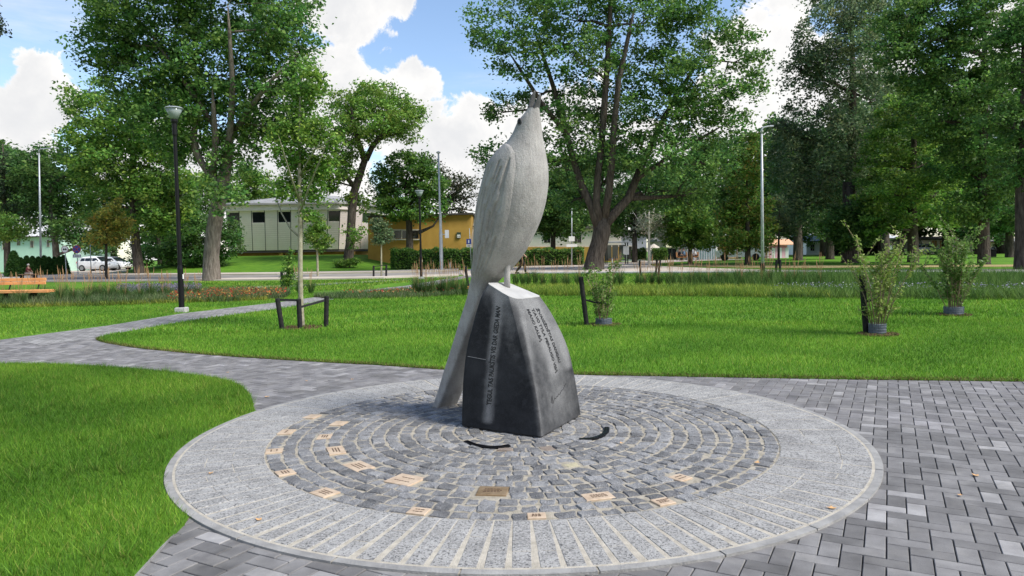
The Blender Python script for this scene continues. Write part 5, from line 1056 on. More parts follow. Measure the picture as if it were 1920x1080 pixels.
def disc_mb(c, r, y0, y1, n=24):
    b = MB(); A, B = disc(c, r, y0, n), disc(c, r, y1, n); b.add(A+B, [tuple(range(n)), tuple(reversed(range(n, 2*n)))]+[(i, (i+1) % n, n+(i+1) % n, n+i) for i in range(n)]); return b
def round_sign(base, cv, rpx, label, kind):
    g = gnd(*base); k = 1/pxm(g); z = (base[1]-cv)*k; r = rpx*k; t = thing('road_sign', label, 'sign', g)
    MB().tube([(0, .03, -.05), (0, .03, z+r*.8)], .032, 8).build('post', M_GALV, t)
    rim = disc_mb((0, z), r, -.012, .012).build('disc', M_RED if kind == 'x' else M_WHITE, t)
    if kind == 'x':
        disc_mb((0, z), r*.86, -.02, -.0125).build('field', M_BLUE, rim)
        b = MB()
        for s in (1, -1):
            d = Vector((math.cos(math.pi/4), 0, s*math.sin(math.pi/4))); n_ = Vector((-d.z, 0, d.x))*r*.09; c = Vector((0, -.024, z)); b.slab(c-d*r*.82-n_, c+d*r*.82-n_, c+d*r*.82+n_, c-d*r*.82+n_, (0, .003, 0))
        b.build('cross', M_RED, rim)
        p = MB().box((0, -.005, z-r*1.62), (r*2, .02, r*.8)).build('plate', M_WHITE, t)
        b = MB().box((-r*.78, -.018, z-r*1.62), (r*.13, .004, r*.5)); b.box((r*.78, -.018, z-r*1.62), (r*.13, .004, r*.5))
        for i in range(5): b.box((-r*.38+i*r*.19, -.018, z-r*1.62), (r*.12, .004, r*.26))
        b.build('marks', M_SIGNB, p)
    else:
        b = MB(); N_ = 28
        for i in range(N_):
            a0, a1 = 2*math.pi*i/N_, 2*math.pi*(i+1)/N_; q = [(rr*math.cos(a), -.016, z+rr*math.sin(a)) for rr, a in ((r*.84, a0), (r, a0), (r, a1), (r*.84, a1))]; b.quad(*q)
        b.build('border', mat('sign_rim', (.30, .10, .11), rough=.4), rim)
        b = MB().box((-r*.30, -.018, z+r*.04), (r*.42, .006, r*.34)); b.box((r*.26, -.018, z), (r*.5, .006, r*.24)); b.box((r*.22, -.018, z+r*.16), (r*.26, .006, r*.14))
        for x in (-.36, -.12, .16, .40): b.add(disc_mb((x*r, z-r*.16), r*.10, -.022, -.016, 10).v, disc_mb((0, 0), 1, 0, 1, 10).f)
        b.build('pictogram', M_SIGNB, rim)
round_sign((124, 517), 467.5, 6.8, 'round white road sign with black vehicle pictogram by the side street', 'car')
round_sign((146, 515), 467.5, 7.8, 'round blue no-stopping sign with red cross and white plate beneath', 'x')
def pole(base, top, r, label, name='metal_pole', cat='pole', m=None):
    g = gnd(*base); tp = at(top[0], top[1], g.y)-g; t = thing(name, label, cat, g)
    MB().tube([(0, 0, -.05), tuple(tp*.5), tuple(tp)], [r, r*.9, r*.75], 10).build('shaft', m or M_GALV, t, smooth=True); return t, tp, 1/pxm(g)
t, tp, k = pole((171, 514), (169, 456), .035, 'bare thin metal pole in front of the white car')
MB().box((0, 0, .02), (.18, .18, .05), bev=.01).build('base_plate', M_GALV, t)
t, tp, k = pole((828, 508), (822, 287), .075, 'tall slender grey mast with cabinet before the ochre wall')
MB().lathe([(.04, -.05), (.14, .0), (.16, .06), (.05, .12)], tuple(tp), 12).build('mast_head', M_GALV, t)
MB().lathe([(.12, 0), (.12, 2.6), (.10, 2.7), (.09, 3.9), (.078, 4.0)], (0, 0, 0), 12).build('lower_sleeve', M_GALV, t)
cb = MB().box((.42, 0, 2.52), (.26, .20, .55), bev=.02).build('cabinet', M_WHITE, t); MB().box((.2, 0, 2.5), (.22, .05, .05)).build('bracket', M_GALV, cb)
t, tp, k = pole((1072, 498), (1072, 391), .05, 'thin pole with small square box and white name plate beside the old maple')
MB().box((.02, -.07, 50*k), (11*k, .06, 9*k), bev=.01).build('box', M_WHITE, t); MB().box((.02, -.07, 37.5*k), (20*k, .03, 5*k)).build('name_plate', M_WHITE, t)
t, tp, k = pole((884, 503), (880, 428), .035, 'parking sign post half hidden by the back of the stone bird')
p = MB().box((-4*k, -.05, 50*k), (9*k, .03, 10*k)).build('blue_sign', M_BLUE, t); MB().box((-4*k, -.07, 50*k), (2*k, .01, 6*k)).build('symbol', M_WHITE, p)
p = MB().box((-4*k, -.05, 42*k), (9*k, .03, 5*k)).build('white_plate', M_WHITE, t); MB().box((-4*k, -.07, 42*k), (6*k, .01, 1.2*k)).build('mark', M_SIGNB, p)
for u, v, lab in ((844, 505, 'short white bollard by the footpath mouth'), (1148, 497, 'short pale bollard before the bus shelter')):
    t, tp, k = pole((u, v), (u, v-12), .05, lab, 'bollard', 'bollard', M_WHITE); MB().lathe([(.055, -.02), (.07, .03), (.02, .06)], tuple(tp), 10).build('cap', M_GALV, t)

# ------------------------------------------------------------------ bench
M_WOOD = mat('orange_wood', (.62, .26, .085), (.74, .36, .14), rough=.6, scale=4, detail=8, stretch=(1, 8, 8), bump=.1)
g = at(10, 565, 22.5); g.z = terrain(g.x, 22.5); bx0 = at(-70, 540, 22.5).x-g.x; bx1 = at(86, 540, 22.5).x-g.x
t = thing('park_bench', 'orange wooden park bench on dark legs behind the feather grasses', 'bench', g)
for yy, zt in ((-.20, .47), (-.05, .475), (.10, .47)): MB().box(((bx0+bx1)/2+.1, yy, zt-.03), (bx1-bx0+.2, .13, .085), bev=.012).build('seat_plank', M_WOOD, t)
for zz_ in (.69, .80): MB().box(((bx0+bx1)/2-.1, .27+(zz_-.69)*.3, zz_), (bx1-bx0-.16, .045, .095), bev=.012).build('back_plank', M_WOOD, t)
for x in (bx0+.2, (bx0+bx1)/2, bx1-.4):
    MB().box((x, -.05, .2), (.05, .36, .40)).build('leg', M_BLACK, t); MB().tube([(x, .15, .38), (x, .27, .6), (x, .34, .84)], .022, 6).build('back_support', M_BLACK, t)

# ------------------------------------------------------------------ vehicles
M_TYRE = mat('tyre', (.012, .012, .012), rough=.9); M_RIM = mat('rim', (.30, .31, .32), rough=.35, metal=.6); M_GLS = mat('car_glass', (.015, .02, .025), rough=.08, spec=.6)
def car(label, loc, rz, paint, L=4.4, Wd=1.8, H=1.62, suv=True):
    t = thing('parked_car', label, 'car', loc, rz); h = H; k = L/4.4
    # outline rows along the length: x, floor, waist height, half width
    st = [(-2.2, .42, .78, .62), (-2.12, .32, .98, .80), (-1.9, .24, 1.03, .87), (-1.2, .22, 1.05, .90), (0, .22, 1.02, .90), (.9, .22, 1.00, .90), (1.3, .24, .95, .88), (1.75, .26, .88, .86), (2.05, .30, .78, .78), (2.2, .42, .64, .60)]
    b = MB(); n = 10
    for x, f, w, hw in st:
        ring = [(-hw*.9, f), (-hw, f+.12), (-hw*1.0, (f+w)/2), (-hw*.97, w-.06), (-hw*.86, w), (hw*.86, w), (hw*.97, w-.06), (hw, (f+w)/2), (hw, f+.12), (hw*.9, f)]
        b.v += [(x*k, y, z) for y, z in ring]
    for i in range(len(st)-1):
        for j in range(n): j2 = (j+1) % n; b.f.append((i*n+j, i*n+j2, (i+1)*n+j2, (i+1)*n+j))
    b.f += [tuple(range(n)), tuple((len(st)-1)*n+j for j in range(n))]
    body = b.build('body', paint, t, smooth=True); body.data.set_sharp_from_angle(angle=math.radians(40))
    cab = [(-2.02, 1.0, .78, 1.0), (-1.75, 1.0, .80, 1.42), (-1.3, 1.0, .80, h-.05), (-.4, 1.0, .80, h), (.35, 1.0, .80, h-.05), (.75, 1.0, .80, h-.28), (1.28, .93, .78, .98)]
    b = MB()
    for x, z0, hw, z1 in cab:
        tw_ = hw*.78; b.v += [(x*k, -hw, z0-.03), (x*k, -tw_-.02, z1-.06), (x*k, -tw_+.08, z1), (x*k, tw_-.08, z1), (x*k, tw_+.02, z1-.06), (x*k, hw, z0-.03)]
    for i in range(len(cab)-1):
        for j in range(5): b.f.append((i*6+j, i*6+j+1, (i+1)*6+j+1, (i+1)*6+j))
    roof = b.build('cabin', paint, t, smooth=True); roof.data.set_sharp_from_angle(angle=math.radians(40))
    for s in (-1, 1):
        for (x0, x1) in ((-1.62, -1.05), (-.98, -.12), (-.05, .80)):
            q = []
            for x, top in ((x0, 0), (x1, 0), (x1 if x1 < .5 else .42, 1), (x0+(.12 if x0 < -1.5 else 0), 1)):
                z = 1.06 if not top else h-.20; hw = .80-.176*((z-1.0)/(h-1.0))+.012; q.append((x*k, s*hw, z))
            b = MB(); b.slab(*q, (0, s*.008, 0)); b.build('side_window', M_GLS, t)
        for x in (-1.35, 1.36):
            w = MB(); w.v = []; P = []
            ty = MB().tube([(x*k, s*.72, .33), (x*k, s*.92, .33)], .33, 18).build('wheel', M_TYRE, t); MB().tube([(x*k, s*.915, .33), (x*k, s*.93, .33)], .21, 14).build('rim', M_RIM, ty)
        MB().box((.62*k, s*.98, 1.06), (.12, .16, .12), bev=.02).build('mirror', paint, t)
        MB().sphere((2.06*k, s*.62, .72), (.10, .17, .075), 10, 6).build('headlight', M_GALV, t, smooth=True)
        MB().box((-2.13*k, s*.70, .88), (.08, .16, .26), bev=.01).build('tail_light', M_RED, t)
    b = MB(); b.slab((.40*k, -.60, h-.09), (.40*k, .60, h-.09), (1.22*k, .72, 1.0), (1.22*k, -.72, 1.0), (.015, 0, .02)); b.build('windscreen', M_GLS, t)
    b = MB(); b.slab((-1.72*k, -.6, h-.25), (-1.72*k, .6, h-.25), (-2.0*k, .7, 1.05), (-2.0*k, -.7, 1.05), (-.015, 0, .015)); b.build('rear_window', M_GLS, t)
    return t
M_CARW = mat('white_car_paint', (.78, .79, .80), rough=.25, spec=.6); M_CARD = mat('dark_car_paint', (.03, .035, .045), rough=.25, spec=.6); M_CARG = mat('grey_car_paint', (.22, .25, .28), rough=.25, spec=.6)
def place(u, v, Y): p = at(u, v, Y); return Vector((p.x, Y, terrain(p.x, Y)))
def placez(u, v, Y): p = at(u, v, Y); return Vector((p.x, Y, p.z))
car('white parked car with dark windows on the side street', place(184, 508, 74), math.radians(-6), M_CARW, 3.7, 1.7, 1.55)
car('second white car parked just ahead of the first on the side street', place(213, 506, 79), math.radians(-10), M_CARW, 3.9, 1.7, 1.5)
car('dark car parked far off past the black litter box', place(1890, 470, 104), math.radians(176), M_CARD)
car('grey car parked beside the beige house', place(1733, 470, 100), math.radians(4), M_CARG, 4.0, 1.7, 1.5)
# white van near the pink stall
def van(label, loc, rz):
    t = thing('delivery_van', label, 'van', loc, rz); prof = [(-2.4, .35), (2.2, .35), (2.35, .55), (2.3, 1.0), (1.75, 1.15), (1.25, 1.95), (1.0, 2.1), (-2.3, 2.1), (-2.4, 1.9)]
    b = MB(); n = len(prof); b.v = [(x, -.9 if z < 1.2 else -.82, z) for x, z in prof]+[(x, .9 if z < 1.2 else .82, z) for x, z in prof]; b.f = [tuple(range(n)), tuple(reversed(range(n, 2*n)))]+[(i, (i+1) % n, n+(i+1) % n, n+i) for i in range(n)]; b.build('body', M_CARW, t)
    MB().slab((1.70, -.7, 1.22), (1.70, .7, 1.22), (1.30, .66, 1.88), (1.30, -.66, 1.88), (.03, 0, .02)).build('windscreen', M_GLS, t)
    for s in (-1, 1):
        MB().slab((.55, s*.87, 1.2), (1.5, s*.87, 1.2), (1.12, s*.84, 1.85), (.55, s*.84, 1.85), (0, s*.03, 0)).build('side_window', M_GLS, t)
        for x in (-1.5, 1.5): MB().tube([(x, s*.72, .35), (x, s*.93, .35)], .35, 16).build('wheel', M_TYRE, t)
        MB().box((2.33, s*.62, .75), (.06, .26, .16)).build('headlight', M_GALV, t)
van('white van parked under the trees near the pink stall', place(1388, 484, 72), math.radians(160))

# ------------------------------------------------------------------ buildings
def siding(name, c1, c2, scale=18):
    m = mat(name, c1, c2, rough=.7, scale=1.5, detail=8); nt = m.node_tree; N = nt.nodes; L = nt.links; w = N.new('ShaderNodeTexWave'); w.wave_type = 'BANDS'; w.bands_direction = 'Z'; w.wave_profile = 'SAW'; w.inputs['Scale'].default_value = scale/20*.9
    tc = N.new('ShaderNodeTexCoord'); L.new(tc.outputs['Object'], w.inputs['Vector']); bp = N.new('ShaderNodeBump'); bp.inputs['Strength'].default_value = 1; bp.inputs['Distance'].default_value = .05; L.new(w.outputs['Fac'], bp.inputs['Height']); L.new(bp.outputs[0], N['Principled BSDF'].inputs['Normal']); return m
M_SID = siding('pale_siding', (.88, .77, .74), (.92, .82, .79), 36); M_OCH = mat('ochre_render', (.34, .20, .04), (.44, .27, .06), rough=.9, scale=.8, detail=9, bump=.15, bscale=30); M_DKW = mat('dark_window', (.012, .014, .017), rough=.12, spec=.6)
M_TRIM = mat('dark_trim', (.05, .045, .04), rough=.8); M_ROOF = mat('grey_roof', (.22, .22, .215), (.34, .335, .325), rough=.85, scale=.8, detail=8); M_FRM = mat('window_frame', (.55, .52, .46), rough=.6)
# panelled building: walls lean outward towards the eaves
t0_ = at(560, 470, 66); bl = thing('panelled_building', 'low pale panelled building with outward leaning walls and strip windows on the grassy bank', 'building', (t0_.x, 66, terrain(t0_.x, 66))); bo = bl.location.copy()
ulist = [(424, 66.4), (448, 66), (471, 66), (496, 66), (520, 66), (545, 66), (568, 66), (592, 66), (615, 66), (638, 66.1), (660, 67.0), (680, 68.6), (696, 70.6)]
def wz(v, Y, u): return at(u, v, Y)
bot = [at(555+(u-555)*.965, 469, Y)-bo for u, Y in ulist]; top = [at(u, 394.5, Y-.6)-bo for u, Y in ulist]
for p in bot: p.z = bot[4].z
for p in top: p.z = top[4].z
cn = (sum(bot, Vector())/len(bot))
for i in range(len(ulist)-1):
    A, B, C, D = bot[i], bot[i+1], top[i+1], top[i]; nrm = (B-A).cross(D-A).normalized(); nrm = nrm if nrm.y < 0 else -nrm; win = i in (0, 2, 4, 6, 8, 11); k0 = .70 if win else 1.0; e = (B-A).normalized()*.032
    Dm, Cm = A.lerp(D, k0), B.lerp(C, k0)
    MB().slab(A+e, B-e, Cm-e, Dm+e, -nrm*.15).build('panel', M_SID, bl)
    if win:
        k1 = .965; Du, Cu = A.lerp(D, k1), B.lerp(C, k1); wd = MB().slab(Dm+e*1.2-nrm*.08, Cm-e*1.2-nrm*.08, Cu-e*1.2-nrm*.08, Du+e*1.2-nrm*.08, -nrm*.05).build('window', M_DKW, bl)
        f = MB(); f.slab(Dm+e, Dm+e*2.6, Du+e*2.6, Du+e, -nrm*.12); f.build('frame', M_FRM, wd)
        MB().slab(Du+e, Cu-e, C-e, D+e, -nrm*.15).build('lintel', M_SID, bl)
    MB().slab(A-e*.95, A+e*.95, D+e*.95, D-e*.95, -nrm*.10).build('joint_strip', M_TRIM, bl)
poly_t = [(p.x, p.y-.25) for p in top]+[(top[-1].x+.3, top[-1].y+9), (top[0].x-.3, top[0].y+9)]
MB().prism(poly_t, top[0].z+.002, top[0].z+.50).build('fascia', M_SID, bl); rf = MB()
pr = [(p.x, p.y-.55) for p in top]; pr[0] = (pr[0][0]-.4, pr[0][1]); pr[-1] = (pr[-1][0]+.5, pr[-1][1]); pr += [(top[-1].x+.6, top[-1].y+9.5), (top[0].x-.6, top[0].y+9.5)]
zr = top[0].z+.503; cxr = sum(p[0] for p in pr)/len(pr); cyr = top[0].y+5; n = len(pr)
rf.v = [(x, y, zr) for x, y in pr]+[(x, y, zr+.16) for x, y in pr]+[(cxr+(x-cxr)*.35, cyr+(y-cyr)*.15, zr+1.15) for x, y in pr]; rf.f = [tuple(reversed(range(n))), tuple(range(2*n, 3*n))]+[(i, (i+1) % n, n+(i+1) % n, n+i) for i in range(n)]+[(n+i, n+(i+1) % n, 2*n+(i+1) % n, 2*n+i) for i in range(n)]
rf.build('roof', M_ROOF, bl)
MB().prism([(p.x, p.y+.05) for p in bot]+[(bot[-1].x, bot[-1].y+9), (bot[0].x, bot[0].y+9)], bot[0].z-.22, bot[0].z-.003).build('floor_edge', M_TRIM, bl)
MB().prism([(p.x, p.y+.75) for p in bot]+[(bot[-1].x, bot[-1].y+9), (bot[0].x, bot[0].y+9)], -1.2, bot[0].z-.222).build('base_wall', M_OCH, bl)
for i in (0, 4, 7, 10): MB().box((bot[i].x+.2, bot[i].y+.4, bot[0].z/2-.7), (.35, .5, bot[0].z+.9)).build('pier', M_OCH, bl)
MB().prism([(p.x*.98, p.y+.45) for p in bot]+[(top[-1].x, top[-1].y+9), (top[0].x, top[0].y+9)], bot[0].z, top[0].z).build('core_wall', M_TRIM, bl)
# ochre building
oc = at(790, 480, 63); oc.z = terrain(oc.x, 63); ob = thing('ochre_building', 'ochre rendered building with leaning end wall behind the clipped hedge', 'building', oc)
def OP(u, v, Y=63): return at(u, v, Y)-oc
b = MB(); A, B, C, D = OP(690, 505), OP(873, 505), OP(885, 402), OP(690, 408); b.slab(A, B, C, D, (0, 6, 0)); b.build('wall', M_OCH, ob)
b = MB(); b.slab(OP(688, 408, 62.7), OP(887, 402, 62.7), OP(887, 398.5, 62.7), OP(688, 405, 62.7), (0, 7, 0)); b.build('roof', M_TRIM, ob)
for (u0, u1) in ((738, 752), (754, 766), (768, 785)):
    w = MB().slab(OP(u0, 447, 62.95), OP(u1, 447, 62.95), OP(u1, 432, 62.95), OP(u0, 432, 62.95), (0, .05, 0)).build('window', M_DKW, ob)
    f = MB(); f.slab(OP(u0-1.5, 449, 62.9), OP(u0, 449, 62.9), OP(u0, 430, 62.9), OP(u0-1.5, 430, 62.9), (0, .08, 0)); f.slab(OP(u0, 432, 62.88), OP(u1, 432, 62.88), OP(u1, 430, 62.88), OP(u0, 430, 62.88), (0, .08, 0)); f.build('frame', M_FRM, w)
MB().slab(OP(733, 450, 62.8), OP(789, 450, 62.8), OP(789, 448, 62.8), OP(733, 448, 62.8), (0, .2, 0)).build('sill', M_FRM, ob)
sg = MB().slab(OP(856, 447, 62.9), OP(864, 447, 62.9), OP(864.3, 435.5, 62.9), OP(856.3, 435.5, 62.9), (0, .05, 0)).build('number_board', mat('board_dark', (.02, .05, .03), rough=.5), ob)
MB().slab(OP(857, 446, 62.86), OP(863, 446, 62.86), OP(863, 440, 62.86), OP(857, 440, 62.86), (0, .03, 0)).build('number_field', M_WHITE, sg)
V, F = text_mesh('11'); b = MB(); x0 = min(v.x for v in V); x1 = max(v.x for v in V); p0 = OP(858.3, 445.3, 62.84); sc_ = (OP(861.7, 445.3, 62.84).x-p0.x)/(x1-x0); b.add([(p0.x+(v.x-x0)*sc_, p0.y, p0.z+v.y*sc_) for v in V], F); b.build('house_number', M_SIGNB, sg)
an_ = thing('white_annex', 'narrow white boarded wall between the ochre building and the stone bird', 'building', placez(895, 480, 66)); an_.location.z = terrain(an_.location.x, 66); q = an_.location.copy()
MB().slab(at(880, 505, 66)-q, at(915, 505, 66)-q, at(915, 411, 66)-q, at(880, 411, 66)-q, (0, 5, 0)).build('wall', M_SID, an_); MB().slab(at(878, 411, 65.8)-q, at(917, 411, 65.8)-q, at(917, 400, 65.8)-q, at(878, 400, 65.8)-q, (0, 5.4, 0)).build('roof', M_TRIM, an_); MB().slab(at(881, 425, 65.9)-q, at(914, 425, 65.9)-q, at(914, 423.5, 65.9)-q, at(881, 423.5, 65.9)-q, (0, .05, 0)).build('joint', M_TRIM, an_)
def house(name, label, u0, u1, vb, ve, Y, wallm, roofm=None, rv=None, wins=(), depth=7, doors=(), winm=None, cat='building', basem=None, vbase=None):
    p = at((u0+u1)/2, vb, Y); t = thing(name, label, cat, (p.x, Y, terrain(p.x, Y))); q = t.location.copy(); P = lambda u, v, dy=0: at(u, v, Y+dy)-q
    A, B, C, D = P(u0, vb), P(u1, vb), P(u1, ve), P(u0, ve); A.z = B.z = -.3; C.z = D.z = (C.z+D.z)/2
    MB().slab(A, B, C, D, (0, depth, 0)).build('wall', wallm, t)
    if basem:
        e = P(u0, vbase); e2 = P(u1, vbase); MB().slab(A-Vector((0, .06, 0)), B-Vector((0, .06, 0)), e2-Vector((0, .06, 0)), e-Vector((0, .06, 0)), (0, .055, 0)).build('base', basem, t)
    if roofm:
        rz_ = P(u0, rv).z; o_ = .4; b = MB(); x0, x1, y0, y1, z0 = A.x-o_, B.x+o_, A.y-o_, A.y+depth+o_, C.z+.003
        b.v = [(x0, y0, z0), (x1, y0, z0), (x1, y1, z0), (x0, y1, z0), (x0+.0, (y0+y1)/2, rz_), (x1-.0, (y0+y1)/2, rz_)]; b.f = [(3, 2, 1, 0), (0, 1, 5, 4), (2, 3, 4, 5), (1, 2, 5), (3, 0, 4)]; r_ = b.build('roof', roofm, t)
        MB().box(((x0+x1)/2, y0-.06, z0-.03), (x1-x0, .1, .12)).build('gutter', M_TRIM, r_)
    for (a0, a1, v0, v1) in wins:
        w = MB().slab(P(a0, v1, -.03), P(a1, v1, -.03), P(a1, v0, -.03), P(a0, v0, -.03), (0, .02, 0)).build('window', winm or M_DKW, t); e = (a1-a0)*.1+.3
        f = MB(); f.slab(P(a0-e, v1, -.08), P(a0, v1, -.08), P(a0, v0, -.08), P(a0-e, v0, -.08), (0, .045, 0)); f.slab(P(a1, v1, -.08), P(a1+e, v1, -.08), P(a1+e, v0, -.08), P(a1, v0, -.08), (0, .045, 0)); f.slab(P(a0-e, v0, -.09), P(a1+e, v0, -.09), P(a1+e, v0-e, -.09), P(a0-e, v0-e, -.09), (0, .05, 0)); m_ = (a0+a1)/2; f.slab(P(m_-.15, v1, -.07), P(m_+.15, v1, -.07), P(m_+.15, v0, -.07), P(m_-.15, v0, -.07), (0, .03, 0)); f.build('frame', M_FRM, w)
    return t
M_MINT = mat('mint_render', (.42, .62, .51), (.48, .68, .57), rough=.85, scale=.8); M_TIN = mat('pale_tin_roof', (.50, .50, .50), (.62, .62, .61), rough=.55, scale=.7)
house('mint_house', 'mint green house with pale tin roof behind the thuja row', -40, 118, 497, 444, 76, M_MINT, M_TIN, 402, [(5, 15, 452, 468), (32, 37, 450, 460), (57, 62, 452, 464), (88, 92, 450, 463)], depth=9)
house('panelled_wing', 'far wing with pale boarded wall over an ochre base behind the dark trees', 985, 1165, 490, 428, 80, M_SID, M_TRIM, 421, [(1020, 1032, 440, 455), (1075, 1090, 440, 455)], basem=M_OCH, vbase=463)
house('grey_block', 'grey flat block with dark doorway beside the bus shelter', 1160, 1212, 490, 436, 82, mat('bluegrey_render', (.36, .39, .44), (.44, .47, .51), rough=.8, scale=1), M_TRIM, 430, [(1178, 1192, 462, 486)])
house('cafe_wall', 'beige cafe wall with pale yellow awning behind street trees', 1238, 1300, 491, 452, 88, mat('beige_render', (.50, .46, .38), (.58, .54, .46), rough=.85, scale=1), M_ROOF, 446, [(1252, 1268, 466, 486)])
t = thing('cafe_awning', 'pale yellow sloping awning on the beige cafe wall', 'awning', placez(1263, 461, 87.6)); q = t.location.copy()
MB().slab(at(1249, 464, 85.5)-q, at(1277, 464, 85.5)-q, at(1272, 455, 87.9)-q, at(1249, 455, 87.9)-q, (0, 0, .05)).build('canopy', mat('yellow_canvas', (.72, .66, .36), (.78, .72, .45), rough=.8), t); MB().tube([tuple(at(1250, 464, 85.6)-q), tuple(at(1250, 467, 87.9)-q)], .03, 6).build('strut', M_GALV, t)
t = thing('parasol', 'beige garden parasol near the silvery sapling', 'parasol', place(1226, 492, 80)); H = at(1226, 457, 80).z-t.location.z
MB().lathe([(1.15, H-.75), (.6, H-.35), (.03, H)], n=8).build('canopy', mat('beige_canvas', (.62, .54, .44), (.70, .62, .52), rough=.85), t); MB().tube([(0, 0, 0), (0, 0, H-.1)], .03, 8).build('pole', M_WOOD, t); MB().lathe([(.3, 0), (.28, .08), (.05, .12)], n=12).build('base', M_KERB, t)
# glass kiosk
t = thing('glass_kiosk', 'greenish glass kiosk with white upright bars under the trees', 'kiosk', place(1326, 488, 84)); q = t.location.copy(); P = lambda u, v, dy=0: at(u, v, 84+dy)-q
z1 = P(1326, 456).z; x0, x1 = P(1307, 480).x, P(1343, 480).x
MB().box(((x0+x1)/2, 1.3, z1/2-.05), (x1-x0-.1, 2.4, z1-.1)).build('glazing', mat('green_glass', (.32, .48, .44), (.40, .56, .52), rough=.15, spec=.6), t)
for i in range(9): MB().box((x0+(x1-x0)*i/8, .05, z1/2), (.07, .07, z1)).build('mullion', M_WHITE, t)
MB().box(((x0+x1)/2, 1.3, z1+.06), (x1-x0+.3, 2.8, .14)).build('roof', M_WHITE, t); MB().box((x0-.6, .4, z1*.42), (1.0, .8, z1*.84)).build('entrance', M_WHITE, t)
# stall
M_PINK = mat('pink_canvas', (.72, .32, .42), (.78, .5, .56), rough=.8, scale=1.2); t = thing('pink_stall', 'pink and white fairground stall with orange roof among dark trunks', 'stall', place(1462, 485, 86)); q = t.location.copy(); P = lambda u, v, dy=0: at(u, v, 86+dy)-q
x0, x1, z1 = P(1440, 470).x, P(1478, 470).x, P(1460, 458).z
for i in range(6):
    MB().box((x0+(x1-x0)*(i+.5)/6, 0, z1*.38), ((x1-x0)/6-.02, .3, z1*.76), bev=.05).build('front_panel', M_PINK if i % 2 == 0 else M_WHITE, t)
MB().slab((x0-.3, -.6, z1-.1), (x1+.6, -.6, z1-.1), (x1+.6, 1.4, z1+.55), (x0-.3, 1.4, z1+.55), (0, 0, .08)).build('roof', mat('orange_canvas', (.70, .36, .20), (.74, .45, .30), rough=.8), t); MB().box(((x0+x1)/2, .9, z1*.5), (x1-x0, 1.2, z1)).build('back_wall', M_PINK, t)
for x in (x0-.2, x1+.5): MB().tube([(x, -.5, 0), (x, -.5, z1)], .04, 6).build('post', M_WHITE, t)
house('orange_booth', 'small orange-brown booth beside the white van', 1358, 1382, 488, 463, 92, mat('orange_render', (.55, .30, .15), (.62, .38, .22), rough=.85), M_ROOF, 459, [(1366, 1374, 468, 477)], depth=3)
house('white_house', 'distant white house with pale gable seen between dark trunks', 1512, 1562, 482, 452, 125, mat('white_render', (.66, .69, .72), (.74, .76, .78), rough=.8, scale=.6), mat('slate_roof', (.20, .24, .28), (.27, .31, .35), rough=.7), 437, [(1520, 1527, 459, 470), (1546, 1553, 459, 470)], depth=10)
house('mint_hall', 'distant pale mint hall behind the layered maple', 1600, 1692, 478, 447, 135, mat('pale_mint', (.55, .70, .66), (.62, .76, .72), rough=.8, scale=.5), M_TIN, 441, [(1625, 1640, 453, 460), (1660, 1675, 453, 460)], depth=10)
hedge('tall_hedge', 'tall dark green hedge in front of the white house', place(1560, 476, 112), place(1652, 476, 112), 1.4, 1.9, 5000, .3, G_DARK, 90)
house('beige_house', 'beige one-storey house with two brown shuttered windows beyond the park', 1728, 1812, 478, 448.5, 104, mat('cream_render', (.56, .52, .43), (.64, .60, .50), rough=.85, scale=.7), M_ROOF, 443, [(1747, 1757, 451, 465), (1762, 1773, 451, 465)], winm=mat('brown_shutter', (.26, .16, .06), (.34, .22, .09), rough=.7), depth=8)
house('terracotta_house', 'far low house with terracotta front beyond the parked dark car', 1846, 1930, 474, 453, 122, mat('terracotta_render', (.50, .33, .20), (.60, .44, .30), rough=.85, scale=.5), M_ROOF, 447, [(1860, 1868, 457, 464), (1884, 1892, 457, 464)], depth=8)
# bus shelter
t = thing('bus_shelter', 'bus shelter with flat roof and glass back beside the old maple', 'shelter', place(1158, 495, 62)); q = t.location.copy(); P = lambda u, v, dy=0: at(u, v, 62+dy)-q; x0, x1, z1 = P(1138, 480).x, P(1177, 480).x, P(1158, 454).z
MB().box(((x0+x1)/2, .6, z1), (x1-x0+.3, 1.7, .12), bev=.02).build('roof', M_GALV, t)
for x in (x0, x1):
    for y in (.0, 1.2): MB().box((x, y, z1/2-.03), (.08, .08, z1-.06)).build('post', M_BLACK, t)
for i in range(3): MB().box((x0+(x1-x0)*(i+.5)/3, 1.2, z1*.52), ((x1-x0)/3-.06, .03, z1*.72)).build('glass_panel', mat('shelter_glass', (.10, .13, .13), rough=.1, spec=.6), t)
MB().box(((x0+x1)/2, .85, .45), (x1-x0-.5, .4, .06)).build('seat', M_WOOD, t); MB().box((x1-.15, -.03, z1*.62), (.5, .05, .75)).build('timetable', M_WHITE, t)
t = thing('litter_box', 'black boxy litter container on the far grass', 'bin', place(1853, 483, 66)); MB().box((0, 0, .36), (1.05, .7, .66), bev=.03).build('body', M_BLACK, t); MB().box((0, 0, .73), (1.12, .76, .07), bev=.02).build('lid', M_BLACK, t)
